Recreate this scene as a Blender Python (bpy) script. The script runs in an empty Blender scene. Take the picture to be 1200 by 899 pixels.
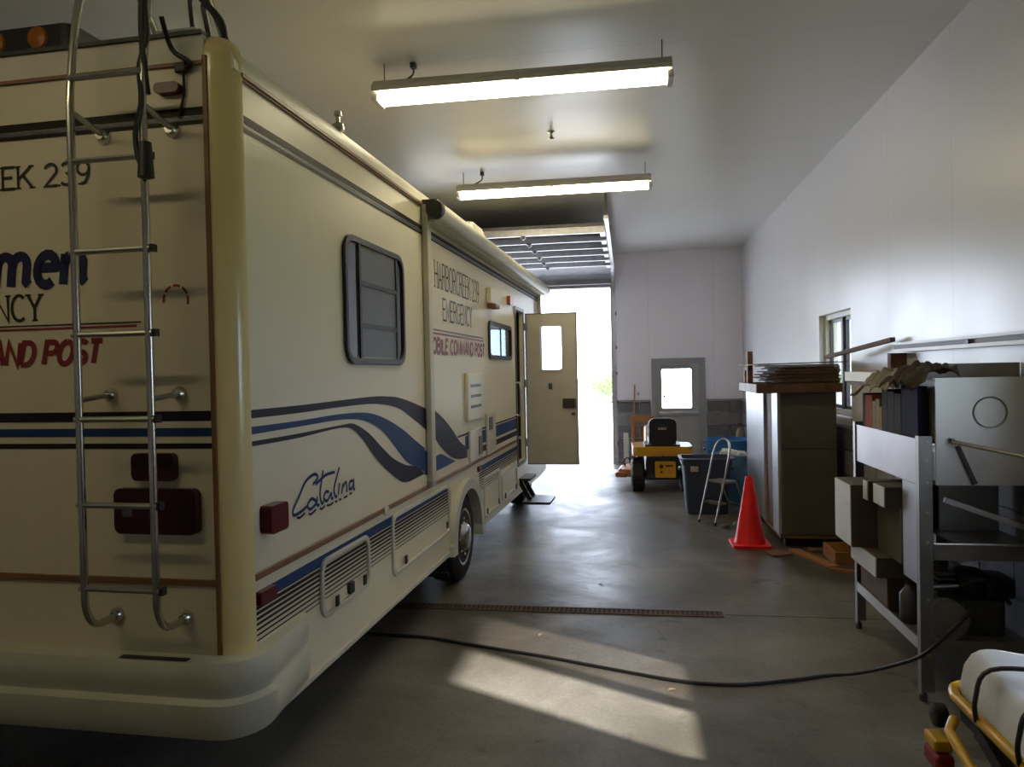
import bpy, bmesh, math, random
from mathutils import Vector, Matrix
from mathutils.geometry import tessellate_polygon
random.seed(7)
PI = math.pi
scene = bpy.context.scene
col = scene.collection

# ------------------------------------------------------------------ camera
cam_d = bpy.data.cameras.new('camera'); cam = bpy.data.objects.new('camera', cam_d); col.objects.link(cam)
cam_d.sensor_fit = 'HORIZONTAL'; cam_d.sensor_width = 36.0; cam_d.lens = 867.8 / 1200 * 36.0
cam_d.clip_start = 0.05; cam_d.clip_end = 500
_yaw, _pit, _rol = math.radians(8.810), math.radians(-0.897), math.radians(1.201)
_R = Matrix.Rotation(_yaw, 3, 'Z') @ Matrix.Rotation(_pit, 3, 'X') @ Matrix.Rotation(_rol, 3, 'Y')
_m = Matrix((_R.col[0], _R.col[2], -_R.col[1])).transposed().to_4x4()
cam.matrix_world = Matrix.Translation((0, 0, 1.82)) @ _m
scene.camera = cam

# ------------------------------------------------------------------ sky, sun, exposure
world = bpy.data.worlds.new('world'); scene.world = world; world.use_nodes = True
bg = world.node_tree.nodes['Background']; bg.inputs[0].default_value = (0.72, 0.82, 1.0, 1); bg.inputs[1].default_value = 10.5
sun_d = bpy.data.lights.new('sun', 'SUN'); sun = bpy.data.objects.new('sun', sun_d); col.objects.link(sun)
sun_d.energy = 20.0; sun_d.angle = math.radians(1.2); sun_d.color = (1.0, 0.90, 0.80)
sun.rotation_euler = Vector((-1.0, 0.55, -0.71)).to_track_quat('-Z', 'Y').to_euler()
scene.view_settings.view_transform = 'Standard'; scene.view_settings.look = 'None'
scene.view_settings.exposure = 0.0; scene.view_settings.gamma = 1.0; scene.view_settings.use_curve_mapping = False
LAMP = 20.0
LAMP_COL = (1.0, 0.875, 0.57)

# ------------------------------------------------------------------ materials
MATS = {}
def mat(name, c, rough=0.5, metal=0.0, var=0.0, vscale=6.0, bump=0.0, bscale=60.0, emit=0.0, ecol=None, coat=0.0, spec=0.5, stretch=(1, 1, 1)):
    if name in MATS: return MATS[name]
    m = bpy.data.materials.new(name); m.use_nodes = True; nt = m.node_tree; N = nt.nodes; Lk = nt.links
    b = N['Principled BSDF']; b.inputs['Base Color'].default_value = (*c, 1); b.inputs['Roughness'].default_value = rough
    b.inputs['Metallic'].default_value = metal; b.inputs['Coat Weight'].default_value = coat; b.inputs['Specular IOR Level'].default_value = spec
    tc = N.new('ShaderNodeTexCoord'); mp = N.new('ShaderNodeMapping'); mp.inputs['Scale'].default_value = stretch
    Lk.new(tc.outputs['Object'], mp.inputs['Vector'])
    nz = N.new('ShaderNodeTexNoise'); nz.inputs['Scale'].default_value = vscale; nz.inputs['Detail'].default_value = 5
    Lk.new(mp.outputs[0], nz.inputs['Vector'])
    rp = N.new('ShaderNodeValToRGB'); v = max(var, 0.03)
    rp.color_ramp.elements[0].position = 0.3; rp.color_ramp.elements[1].position = 0.7
    rp.color_ramp.elements[0].color = (*[x * (1 - v) for x in c], 1); rp.color_ramp.elements[1].color = (*[min(1, x * (1 + v)) for x in c], 1)
    Lk.new(nz.outputs[0], rp.inputs[0]); Lk.new(rp.outputs[0], b.inputs['Base Color'])
    if bump > 0:
        n2 = N.new('ShaderNodeTexNoise'); n2.inputs['Scale'].default_value = bscale; n2.inputs['Detail'].default_value = 3
        Lk.new(mp.outputs[0], n2.inputs['Vector'])
        bp = N.new('ShaderNodeBump'); bp.inputs['Strength'].default_value = bump; bp.inputs['Distance'].default_value = 0.02
        Lk.new(n2.outputs[0], bp.inputs['Height']); Lk.new(bp.outputs[0], b.inputs['Normal'])
    if emit > 0:
        b.inputs['Emission Color'].default_value = (*(ecol or c), 1); b.inputs['Emission Strength'].default_value = emit
    MATS[name] = m; return m

def glass(name, tint=(0.9, 0.93, 0.95), rough=0.03, ior=1.45):
    m = bpy.data.materials.new(name); m.use_nodes = True; nt = m.node_tree; N = nt.nodes; Lk = nt.links
    N.remove(N['Principled BSDF']); o = N['Material Output']
    t = N.new('ShaderNodeBsdfTransparent'); t.inputs[0].default_value = (*tint, 1)
    g = N.new('ShaderNodeBsdfGlossy'); g.inputs['Roughness'].default_value = rough
    lw = N.new('ShaderNodeLayerWeight'); lw.inputs[0].default_value = 0.5; pw = N.new('ShaderNodeMath'); pw.operation = 'POWER'; pw.inputs[1].default_value = 5.0; Lk.new(lw.outputs['Facing'], pw.inputs[0]); f = N.new('ShaderNodeMath'); f.operation = 'MULTIPLY_ADD'; f.inputs[1].default_value = 0.9; f.inputs[2].default_value = 0.04; Lk.new(pw.outputs[0], f.inputs[0])
    x = N.new('ShaderNodeMixShader'); Lk.new(f.outputs[0], x.inputs[0]); Lk.new(t.outputs[0], x.inputs[1]); Lk.new(g.outputs[0], x.inputs[2])
    Lk.new(x.outputs[0], o.inputs['Surface']); MATS[name] = m; return m

def concrete_floor():
    m = bpy.data.materials.new('concrete_floor'); m.use_nodes = True; nt = m.node_tree; N = nt.nodes; Lk = nt.links
    b = N['Principled BSDF']; tc = N.new('ShaderNodeTexCoord'); b.inputs['Specular IOR Level'].default_value = 0.2
    def noise(s, d=6, r=0.6, dist=0.0):
        n = N.new('ShaderNodeTexNoise'); n.inputs['Scale'].default_value = s; n.inputs['Detail'].default_value = d
        n.inputs['Roughness'].default_value = r; n.inputs['Distortion'].default_value = dist
        Lk.new(tc.outputs['Object'], n.inputs['Vector']); return n
    def ramp(n, p0, c0, p1, c1):
        r = N.new('ShaderNodeValToRGB'); e = r.color_ramp.elements; e[0].position = p0; e[1].position = p1
        e[0].color = (*c0, 1); e[1].color = (*c1, 1); Lk.new(n.outputs[0], r.inputs[0]); return r
    def mix(kind, a, bb, f):
        x = N.new('ShaderNodeMix'); x.data_type = 'RGBA'; x.blend_type = kind; x.inputs[0].default_value = f
        Lk.new(a.outputs[0] if a.type != 'MIX' else a.outputs[2], x.inputs[6]); Lk.new(bb.outputs[0], x.inputs[7]); return x
    base = ramp(noise(1.1, 8, 0.65, 0.4), 0.3, (0.120, 0.109, 0.092), 0.72, (0.290, 0.272, 0.240))
    blot = ramp(noise(0.45, 4, 0.5, 0.6), 0.40, (0.52, 0.50, 0.46), 0.58, (1, 1, 1))
    grit = ramp(noise(45, 4, 0.7), 0.35, (0.80, 0.79, 0.77), 0.6, (1, 1, 1))
    spot = ramp(noise(3.3, 3, 0.5, 1.0), 0.28, (0.45, 0.42, 0.38), 0.36, (1, 1, 1))
    c = mix('MULTIPLY', base, blot, 1.0); c = mix('MULTIPLY', c, grit, 0.9); c = mix('MULTIPLY', c, spot, 0.7)
    Lk.new(c.outputs[2], b.inputs['Base Color'])
    rr = N.new('ShaderNodeMapRange'); rr.inputs[1].default_value = 0.3; rr.inputs[2].default_value = 0.7; rr.inputs[3].default_value = 0.32; rr.inputs[4].default_value = 0.56
    Lk.new(noise(0.9, 7, 0.7, 0.8).outputs[0], rr.inputs[0]); Lk.new(rr.outputs[0], b.inputs['Roughness'])
    bp = N.new('ShaderNodeBump'); bp.inputs['Strength'].default_value = 0.25; bp.inputs['Distance'].default_value = 0.01
    Lk.new(noise(14, 6, 0.6).outputs[0], bp.inputs['Height']); Lk.new(bp.outputs[0], b.inputs['Normal'])
    MATS['concrete_floor'] = m; return m

def panel_mat(name, c, r0, r1, axis, pitch, bump, wav=0.7, spec=0.5):
    """glossy painted sheet panels: faint seams every `pitch` m along one axis, slight oil-canning, uneven gloss"""
    m = bpy.data.materials.new(name); m.use_nodes = True; nt = m.node_tree; N = nt.nodes; Lk = nt.links
    b = N['Principled BSDF']; tc = N.new('ShaderNodeTexCoord'); b.inputs['Specular IOR Level'].default_value = spec
    sp = N.new('ShaderNodeSeparateXYZ'); Lk.new(tc.outputs['Object'], sp.inputs[0])
    dv = N.new('ShaderNodeMath'); dv.operation = 'DIVIDE'; dv.inputs[1].default_value = pitch; Lk.new(sp.outputs[axis], dv.inputs[0])
    fr = N.new('ShaderNodeMath'); fr.operation = 'FRACT'; Lk.new(dv.outputs[0], fr.inputs[0])
    lt = N.new('ShaderNodeMath'); lt.operation = 'LESS_THAN'; lt.inputs[1].default_value = 0.012 / pitch; Lk.new(fr.outputs[0], lt.inputs[0])
    nz = N.new('ShaderNodeTexNoise'); nz.inputs['Scale'].default_value = 1.3; nz.inputs['Detail'].default_value = 4
    Lk.new(tc.outputs['Object'], nz.inputs['Vector'])
    rp = N.new('ShaderNodeValToRGB'); rp.color_ramp.elements[0].color = (*[x * 0.93 for x in c], 1); rp.color_ramp.elements[1].color = (*c, 1)
    Lk.new(nz.outputs[0], rp.inputs[0])
    mx = N.new('ShaderNodeMix'); mx.data_type = 'RGBA'; Lk.new(lt.outputs[0], mx.inputs[0]); Lk.new(rp.outputs[0], mx.inputs[6]); mx.inputs[7].default_value = (*[x * 0.86 for x in c], 1)
    Lk.new(mx.outputs[2], b.inputs['Base Color'])
    rr = N.new('ShaderNodeMapRange'); rr.inputs[1].default_value = 0.3; rr.inputs[2].default_value = 0.7; rr.inputs[3].default_value = r0; rr.inputs[4].default_value = r1
    Lk.new(nz.outputs[0], rr.inputs[0]); Lk.new(rr.outputs[0], b.inputs['Roughness'])
    n2 = N.new('ShaderNodeTexNoise'); n2.inputs['Scale'].default_value = wav; n2.inputs['Detail'].default_value = 2
    Lk.new(tc.outputs['Object'], n2.inputs['Vector'])
    bp = N.new('ShaderNodeBump'); bp.inputs['Strength'].default_value = bump; bp.inputs['Distance'].default_value = 0.05
    Lk.new(n2.outputs[0], bp.inputs['Height']); Lk.new(bp.outputs[0], b.inputs['Normal'])
    MATS[name] = m; return m

concrete_floor()
panel_mat('ceiling_panel', (0.74, 0.72, 0.68), 0.285, 0.36, 1, 2.44, 0.30, 0.8, 0.24)
panel_mat('wall_panel', (0.70, 0.68, 0.69), 0.285, 0.36, 1, 1.22, 0.22, 0.9, 1.0)
panel_mat('wall_panel_back', (0.90, 0.87, 0.95), 0.35, 0.5, 0, 1.22, 0.12, 0.9)
glass('clear_glass'); glass('rv_tint', (0.62, 0.68, 0.72)); glass('dimmed_glass', (0.50, 0.515, 0.53)); glass('screened_glass', (0.52, 0.52, 0.52)); glass('door_glass', (0.92, 0.95, 0.96))  # far window's glass gets an added grey tint to weaken its sunbeam
mat('block', (0.155, 0.150, 0.160), 0.75, var=0.15, vscale=9, bump=0.4, bscale=70)
mat('block_pale', (0.225, 0.22, 0.225), 0.75, var=0.12, vscale=9, bump=0.4, bscale=70)
mat('mortar', (0.10, 0.10, 0.105), 0.9)
mat('grey_paint', (0.30, 0.30, 0.32), 0.45, var=0.06)
mat('door_paint', (0.42, 0.42, 0.41), 0.45, var=0.06)
mat('galvanised', (0.50, 0.50, 0.53), 0.38, 0.8, var=0.12, vscale=14)
mat('steel_panel', (0.22, 0.21, 0.22), 0.5, 0.0, var=0.08)
mat('vinyl', (0.72, 0.71, 0.66), 0.4)
mat('bronze', (0.09, 0.085, 0.10), 0.4, 0.3)
mat('cream', (0.78, 0.71, 0.53), 0.36, var=0.03, vscale=1.5, spec=0.4)
mat('skirt_white', (0.62, 0.60, 0.50), 0.35, var=0.04, vscale=2, coat=0.2)
mat('roof_white', (0.66, 0.63, 0.53), 0.45, var=0.06)
mat('bumper_white', (0.60, 0.585, 0.46), 0.38, var=0.04)
mat('gold_trim', (0.90, 0.72, 0.34), 0.28, var=0.06, vscale=2, coat=0.4)
mat('brown_trim', (0.23, 0.115, 0.05), 0.45, var=0.1)
mat('navy', (0.017, 0.015, 0.028), 0.5, spec=.2); mat('blue', (0.018, 0.052, 0.160), 0.5, spec=.2); mat('black_line', (0.022, 0.016, 0.014), 0.5, spec=.2)
mat('red_print', (0.26, 0.028, 0.032), 0.4); mat('letter_black', (0.025, 0.022, 0.022), 0.45); mat('letter_blue', (0.012, 0.018, 0.075), 0.4)
mat('red_lens', (0.10, 0.006, 0.010), 0.3, spec=.35); mat('dark_red_lens', (0.035, 0.006, 0.008), 0.3, spec=.35); mat('amber_lens', (0.40, 0.11, 0.015), 0.3)
mat('rv_glass', (0.020, 0.022, 0.030), 0.06, coat=0.6, spec=0.8); mat('rv_frame', (0.022, 0.020, 0.024), 0.4)
mat('blind', (0.11, 0.115, 0.13), 0.4)
mat('chrome', (0.62, 0.60, 0.55), 0.22, 1.0, var=0.08); mat('aluminium', (0.45, 0.44, 0.42), 0.38, 1.0, var=0.08)
mat('rubber', (0.016, 0.016, 0.017), 0.7, bump=0.2); mat('black_plastic', (0.018, 0.018, 0.020), 0.45); mat('chassis', (0.012, 0.012, 0.012), 0.8)
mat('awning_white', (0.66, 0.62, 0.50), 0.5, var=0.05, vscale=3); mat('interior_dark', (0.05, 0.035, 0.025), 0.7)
mat('door_inner', (0.56, 0.52, 0.43), 0.5, var=0.04)
mat('lamp_housing', (0.55, 0.53, 0.50), 0.4); mat('lens_emit', (1, 1, 1), 0.5, emit=LAMP, ecol=LAMP_COL); mat('lens_emit_old', (1, 1, 1), 0.5, emit=LAMP * .52, ecol=(1.0, .86, .50))
mat('sheet_steel', (0.42, 0.395, 0.42), 0.45, 0.8, var=0.1, vscale=3); mat('sink_steel', (0.60, 0.58, 0.56), 0.33, 0.35, var=0.10, vscale=3); mat('stainless', (0.50, 0.475, 0.45), 0.34, 0.7, var=0.10, vscale=3, bump=0.06, bscale=20, stretch=(1, 1, 6))
mat('stainless_dull', (0.30, 0.285, 0.27), 0.42, 0.8, var=0.15, vscale=5)
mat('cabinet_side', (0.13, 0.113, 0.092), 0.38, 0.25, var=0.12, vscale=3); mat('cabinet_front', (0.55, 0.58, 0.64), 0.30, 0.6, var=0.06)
mat('wood_dark', (0.115, 0.055, 0.028), 0.65, var=0.3, vscale=9, bump=0.2, stretch=(1, 8, 1)); mat('wood_orange', (0.36, 0.155, 0.045), 0.6, var=0.25, vscale=8, bump=0.2, stretch=(1, 6, 1))
mat('wood_brown', (0.20, 0.10, 0.045), 0.65, var=0.25, vscale=10, stretch=(1, 6, 1)); mat('wood_lit_end', (0.42, 0.40, 0.42), 0.6, var=0.1)
mat('cardboard', (0.115, 0.068, 0.042), 0.8, var=0.2, vscale=7); mat('cardboard_light', (0.30, 0.225, 0.14), 0.8, var=0.12)
mat('white_and_lit_end', (0.62, 0.62, 0.62), 0.55, var=0.05); mat('box_shaded_side', (0.10, 0.078, 0.06), 0.7, var=0.1)
mat('cone_red', (0.90, 0.014, 0.012), 0.42, var=0.10, vscale=5); mat('bin_slate', (0.045, 0.062, 0.105), 0.45, var=0.08); mat('bin_blue', (0.04, 0.19, 0.46), 0.42, var=0.1); mat('bin_pale', (0.16, 0.33, 0.52), 0.42, var=0.1)
mat('paper', (0.72, 0.70, 0.66), 0.8, var=0.1); mat('sticker', (0.45, 0.36, 0.30), 0.6, var=0.2)
mat('mower_yellow', (0.62, 0.30, 0.012), 0.3, var=0.05, coat=0.4); mat('mower_black', (0.012, 0.011, 0.013), 0.45); mat('deck_orange', (0.55, 0.22, 0.08), 0.4, var=0.15)
mat('cot_yellow', (0.74, 0.42, 0.015), 0.35, var=0.08); mat('sheet_white', (0.70, 0.71, 0.74), 0.75, var=0.04, bump=0.3, bscale=9); mat('cot_black', (0.02, 0.02, 0.026), 0.5); mat('cot_red', (0.28, 0.02, 0.015), 0.4)
mat('cloth_grey', (0.30, 0.265, 0.215), 0.9, var=0.25, vscale=10, bump=0.5, bscale=30); mat('cloth_brown', (0.075, 0.055, 0.035), 0.9, var=0.3, vscale=12, bump=0.4)
mat('book_red', (0.30, 0.075, 0.050), 0.8, spec=0.15); mat('book_tan', (0.30, 0.25, 0.17), 0.8, spec=0.15, var=0.15); mat('book_black', (0.015, 0.014, 0.018), 0.8, spec=0.15); mat('book_gold', (0.35, 0.22, 0.06), 0.8, spec=0.15); mat('book_dark', (0.055, 0.05, 0.06), 0.8, spec=0.15, var=0.2); mat('book_blue', (0.014, 0.014, 0.04), 0.8, spec=0.15)
mat('engine_grey', (0.085, 0.085, 0.09), 0.5, 0.4, var=0.2); mat('engine_black', (0.014, 0.014, 0.015), 0.6); mat('pulley_grey', (0.20, 0.19, 0.165), 0.6, var=0.15)
mat('rust', (0.09, 0.045, 0.025), 0.8, 0.2, var=0.3, vscale=20); mat('drain_dark', (0.012, 0.011, 0.010), 0.9)
mat('asphalt', (0.62, 0.62, 0.60), 0.8, var=0.08, vscale=1.5); mat('grass', (0.20, 0.30, 0.09), 0.9, var=0.3, vscale=2); mat('leaf', (0.13, 0.25, 0.05), 0.7, var=0.4); mat('bark', (0.14, 0.10, 0.07), 0.9)
mat('dead_leaf', (0.42, 0.33, 0.20), 0.8); mat('cream_board', (0.62, 0.63, 0.50), 0.5); mat('rail_white', (0.62, 0.62, 0.66), 0.35, var=0.04); mat('rail_dark', (0.12, 0.11, 0.15), 0.5)
mat('stone', (0.16, 0.155, 0.15), 0.85, var=0.2)

# ------------------------------------------------------------------ mesh builder
PM = {}            # parent object name -> world matrix of its frame
def V(*a): return Vector(a)
class MB:
    def __init__(s): s.v = []; s.f = []
    def add(s, vs, fs):
        o = len(s.v); s.v += [Vector(p) for p in vs]; s.f += [tuple(i + o for i in f) for f in fs]; return s
    def box(s, a, b):
        x0, x1 = sorted((a[0], b[0])); y0, y1 = sorted((a[1], b[1])); z0, z1 = sorted((a[2], b[2]))
        return s.add([(x0, y0, z0), (x1, y0, z0), (x1, y1, z0), (x0, y1, z0), (x0, y0, z1), (x1, y0, z1), (x1, y1, z1), (x0, y1, z1)],
                     [(0, 3, 2, 1), (4, 5, 6, 7), (0, 1, 5, 4), (1, 2, 6, 5), (2, 3, 7, 6), (3, 0, 4, 7)])
    def obox(s, c, size, rot=(0, 0, 0)):
        m = Matrix.Translation(c) @ (Matrix.Rotation(rot[2], 4, 'Z') @ Matrix.Rotation(rot[1], 4, 'Y') @ Matrix.Rotation(rot[0], 4, 'X'))
        h = [x / 2 for x in size]; n = len(s.v); s.box((-h[0], -h[1], -h[2]), h)
        for i in range(n, len(s.v)): s.v[i] = m @ s.v[i]
        return s
    def bar(s, p, q, w, h, up=(0, 0, 1)):
        p = Vector(p); q = Vector(q); d = (q - p).normalized(); u = Vector(up)
        if abs(d.dot(u)) > 0.99: u = Vector((1, 0, 0))
        r = d.cross(u).normalized(); u = r.cross(d).normalized(); vs = []
        for e in (p, q):
            for a, b in ((-1, -1), (1, -1), (1, 1), (-1, 1)): vs.append(e + r * (a * w / 2) + u * (b * h / 2))
        return s.add(vs, [(3, 2, 1, 0), (4, 5, 6, 7), (0, 1, 5, 4), (1, 2, 6, 5), (2, 3, 7, 6), (3, 0, 4, 7)])
    def tube(s, pts, r, n=8, closed=False, cap=True):
        P = [Vector(p) for p in pts]; k = len(P); R = r if isinstance(r, (list, tuple)) else [r] * k
        T = []
        for i in range(k):
            a = P[(i - 1) % k] if (closed or i > 0) else P[0]; b = P[(i + 1) % k] if (closed or i < k - 1) else P[-1]
            T.append((b - a).normalized())
        u = T[0].orthogonal().normalized(); vs = []
        for i in range(k):
            u = (u - T[i] * u.dot(T[i]))
            u = u.normalized() if u.length > 1e-6 else T[i].orthogonal().normalized()
            w = T[i].cross(u)
            for j in range(n):
                a = 2 * PI * j / n; vs.append(P[i] + (u * math.cos(a) + w * math.sin(a)) * R[i])
        fs = []
        for i in range(k if closed else k - 1):
            for j in range(n):
                a = i * n + j; b = i * n + (j + 1) % n; c = ((i + 1) % k) * n; fs.append((a, b, c + (j + 1) % n, c + j))
        if cap and not closed: fs += [tuple(range(n - 1, -1, -1)), tuple((k - 1) * n + j for j in range(n))]
        return s.add(vs, fs)
    def lathe(s, prof, n=20, m=None, cap=True):
        """prof: (radius, height) pairs round local Z; m moves it"""
        m = m or Matrix(); vs = []; fs = []; k = len(prof)
        for r, z in prof:
            for j in range(n): a = 2 * PI * j / n; vs.append(m @ Vector((r * math.cos(a), r * math.sin(a), z)))
        for i in range(k - 1):
            for j in range(n): fs.append((i * n + j, i * n + (j + 1) % n, (i + 1) * n + (j + 1) % n, (i + 1) * n + j))
        if cap: fs += [tuple(range(n - 1, -1, -1)), tuple((k - 1) * n + j for j in range(n))]
        return s.add(vs, fs)
    def slab(s, outer, holes, fmap, a, b):
        """polygon with holes in (u, v), swept from w=a to w=b; fmap(u, v, w) -> xyz"""
        loops = [list(outer)] + [list(h) for h in holes]
        tri = tessellate_polygon([[Vector((u, v, 0)) for u, v in l] for l in loops]); flat = [p for l in loops for p in l]; n = len(flat)
        vs = [fmap(u, v, a) for u, v in flat] + ([fmap(u, v, b) for u, v in flat] if b is not None else [])
        fs = [tuple(t) for t in tri]
        if b is not None:
            fs += [tuple(i + n for i in reversed(t)) for t in tri]; o = 0
            for l in loops:
                k = len(l)
                for i in range(k): j = (i + 1) % k; fs.append((o + i, o + j, o + j + n, o + i + n))
                o += k
        return s.add(vs, fs)
    def ribbon(s, pts, w, fmap, closed=False):
        P = [Vector((p[0], p[1])) for p in pts]; k = len(P)
        if k < 2: return s
        Lf, Rt = [], []
        for i in range(k):
            a = P[i - 1] if (i > 0 or closed) else P[i]; b = P[(i + 1) % k] if (i < k - 1 or closed) else P[i]
            d0 = (P[i] - a); d1 = (b - P[i]); d0 = d0.normalized() if d0.length > 1e-7 else d1.normalized(); d1 = d1.normalized() if d1.length > 1e-7 else d0
            d = d0 + d1; d = d.normalized() if d.length > 1e-6 else d0
            nn = Vector((-d.y, d.x)); sc = 1 / max(0.5, abs(d.dot(d0))); nn = nn * (w / 2 * sc)
            Lf.append(P[i] + nn); Rt.append(P[i] - nn)
        vs = [fmap(p.x, p.y) for p in Lf] + [fmap(p.x, p.y) for p in Rt]; fs = []
        for i in range(k if closed else k - 1): j = (i + 1) % k; fs.append((i, j, k + j, k + i))
        return s.add(vs, fs)
    def build(s, name, m, parent=None, world=True, smooth=False, bevel=0.0, seg=2, loc=None, sub=0):
        me = bpy.data.meshes.new(name)
        vs = s.v
        if parent is not None and world:
            inv = PM[parent.name].inverted(); vs = [inv @ p for p in vs]; 
        org = None
        if parent is None:
            xs = [p.x for p in vs]; ys = [p.y for p in vs]; zs = [p.z for p in vs]
            org = Vector(((min(xs) + max(xs)) / 2, (min(ys) + max(ys)) / 2, min(zs))); vs = [p - org for p in vs]
        me.from_pydata([tuple(p) for p in vs], [], s.f)
        bm = bmesh.new(); bm.from_mesh(me); bmesh.ops.recalc_face_normals(bm, faces=bm.faces[:]); bm.to_mesh(me); bm.free()
        me.materials.append(MATS[m] if isinstance(m, str) else m)
        if smooth: me.polygons.foreach_set('use_smooth', [True] * len(me.polygons))
        o = bpy.data.objects.new(name, me); col.objects.link(o)
        if org is not None: o.location = org; PM[o.name] = Matrix.Translation(org)
        else: o.parent = parent; PM[o.name] = PM[parent.name]
        if bevel:
            md = o.modifiers.new('bevel', 'BEVEL'); md.width = bevel; md.segments = seg; md.limit_method = 'ANGLE'; md.angle_limit = math.radians(40)
        if sub:
            md = o.modifiers.new('sub', 'SUBSURF'); md.levels = sub; md.render_levels = sub
        if smooth:
            try: me.set_sharp_from_angle(angle=math.radians(42))
            except Exception: pass
        return o
def thing(name, label, cat, loc=(0, 0, 0), rotz=0.0, group=None):
    o = bpy.data.objects.new(name, None); col.objects.link(o); o.empty_display_size = 0.1
    o.location = loc; o.rotation_euler = (0, 0, rotz); PM[o.name] = Matrix.Translation(loc) @ Matrix.Rotation(rotz, 4, 'Z')
    o['label'] = label; o['category'] = cat
    if group: o['group'] = group
    return o
def tag(o, label, cat, group=None, kind=None):
    o['label'] = label; o['category'] = cat
    if group: o['group'] = group
    if kind: o['kind'] = kind
    return o
def struct(o, label=None, cat=None):
    o['kind'] = 'structure'
    if label: o['label'] = label
    if cat: o['category'] = cat
    return o
def rect(u0, v0, u1, v1): return [(u0, v0), (u1, v0), (u1, v1), (u0, v1)]
def rrect(u0, v0, u1, v1, r, n=5):
    out = []
    for cx, cy, a0 in ((u1 - r, v1 - r, 0), (u0 + r, v1 - r, 90), (u0 + r, v0 + r, 180), (u1 - r, v0 + r, 270)):
        for i in range(n + 1): a = math.radians(a0 + 90 * i / n); out.append((cx + r * math.cos(a), cy + r * math.sin(a)))
    return out
def arc(cx, cy, rx, ry, a0, a1, n=8): return [(cx + rx * math.cos(math.radians(a0 + (a1 - a0) * i / n)), cy + ry * math.sin(math.radians(a0 + (a1 - a0) * i / n))) for i in range(n + 1)]
def smoothpts(pts, n=6):
    """Catmull-Rom through 2D or 3D points"""
    P = [Vector(p) for p in pts]; out = []
    for i in range(len(P) - 1):
        a = P[max(0, i - 1)]; b = P[i]; c = P[i + 1]; d = P[min(len(P) - 1, i + 2)]
        for k in range(n):
            t = k / n; out.append(0.5 * ((2 * b) + (c - a) * t + (2 * a - 5 * b + 4 * c - d) * t * t + (3 * b - a - 3 * c + d) * t ** 3))
    out.append(P[-1]); return out
fX = lambda u, v, w: Vector((w, u, v))      # (y, z) polygon swept along x
fY = lambda u, v, w: Vector((u, w, v))      # (x, z) polygon swept along y
fZ = lambda u, v, w: Vector((u, v, w))

# ================================================================== THE BUILDING
XR, XL, YB, YF, ZC = 2.17, -6.2, 14.52, -4.0, 4.08     # right wall, left wall, far wall, wall behind the camera, ceiling
struct(MB().box((XL - .2, YF - .2, -0.2), (XR + .2, YB + .2, 0)).build('floor', 'concrete_floor'), 'stained grey concrete garage floor', 'floor')
struct(MB().box((XL - .2, YF - .2, ZC), (XR + .2, YB + .2, ZC + .2)).build('ceiling', 'ceiling_panel'), 'glossy off white panelled ceiling', 'ceiling')
W1 = (7.66, 1.30, 8.86, 2.38); W2 = (2.30, 1.30, 3.62, 2.46)
wr = struct(MB().slab(rect(YF, 0, YB + .2, ZC), [rect(*W1), rect(*W2)], fX, XR, XR + .20).build('wall_right', 'wall_panel'), 'glossy white panelled side wall with windows', 'wall')
GD = (-4.30, 0.0, -0.285, 3.46); MD = (0.472, 0.0, 1.48, 2.02)
wb = struct(MB().slab([(XL, 0), (GD[0], 0), (GD[0], GD[3]), (GD[2], GD[3]), (GD[2], 0), (MD[0], 0), (MD[0], MD[3]), (MD[2], MD[3]), (MD[2], 0), (XR, 0), (XR, ZC), (XL, ZC)], [], fY, YB, YB + .2).build('wall_back', 'wall_panel_back'), 'white end wall with overhead door opening and grey block base', 'wall')
struct(MB().box((XL - .2, YF, 0), (XL, YB + .2, ZC)).build('wall_left', 'wall_panel'), 'white panelled wall beyond the motorhome', 'wall')
struct(MB().box((XL - .2, YF - .2, 0), (XR + .2, YF, ZC)).build('wall_front', 'wall_panel_back'), 'white end wall opposite the overhead door', 'wall')
# block base courses
BZ = [0.005, 0.248, 0.49, 0.735, 0.98, 1.195]
def blocks_back(x0, x1):
    for r in range(5):
        m = 'block_pale' if r == 3 else 'block'
        x = x0 - (0.21 if r % 2 else 0.0)
        while x < x1 - 0.02:
            a, b = max(x, x0), min(x + 0.42, x1)
            if b - a > 0.03: MB().box((a + .006, YB - .035, BZ[r] + .006), (b - .006, YB, BZ[r + 1] - .006)).build('block', m, wb, bevel=.004, seg=1)
            x += 0.42
blocks_back(GD[2] + .10, MD[0] - .02); blocks_back(MD[2] + .02, XR)
MB().box((GD[2] + .10, YB - .06, 1.197), (MD[0] - .02, YB, 1.225)).build('ledge', 'grey_paint', wb); MB().box((MD[2] + .02, YB - .06, 1.197), (XR, YB, 1.225)).build('ledge', 'grey_paint', wb)
for r in range(5):
    y = 3.7 - (0.21 if r % 2 else 0.0)
    while y < YB - .06:
        a, b = max(y, 3.7), min(y + 0.42, YB - .036)
        if b - a > .03: MB().box((XR - .03, a + .006, BZ[r] + .006), (XR, b - .006, BZ[r + 1] - .006)).build('block', 'block_pale' if r == 3 else 'block', wr)
        y += 0.42
MB().box((XR - .055, 3.7, 1.197), (XR, YB - .06, 1.225)).build('ledge', 'grey_paint', wr)
MB().box((XR - .03, YF, 0), (XR, 3.695, 1.19)).build('block_course', 'block', wr)

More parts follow.
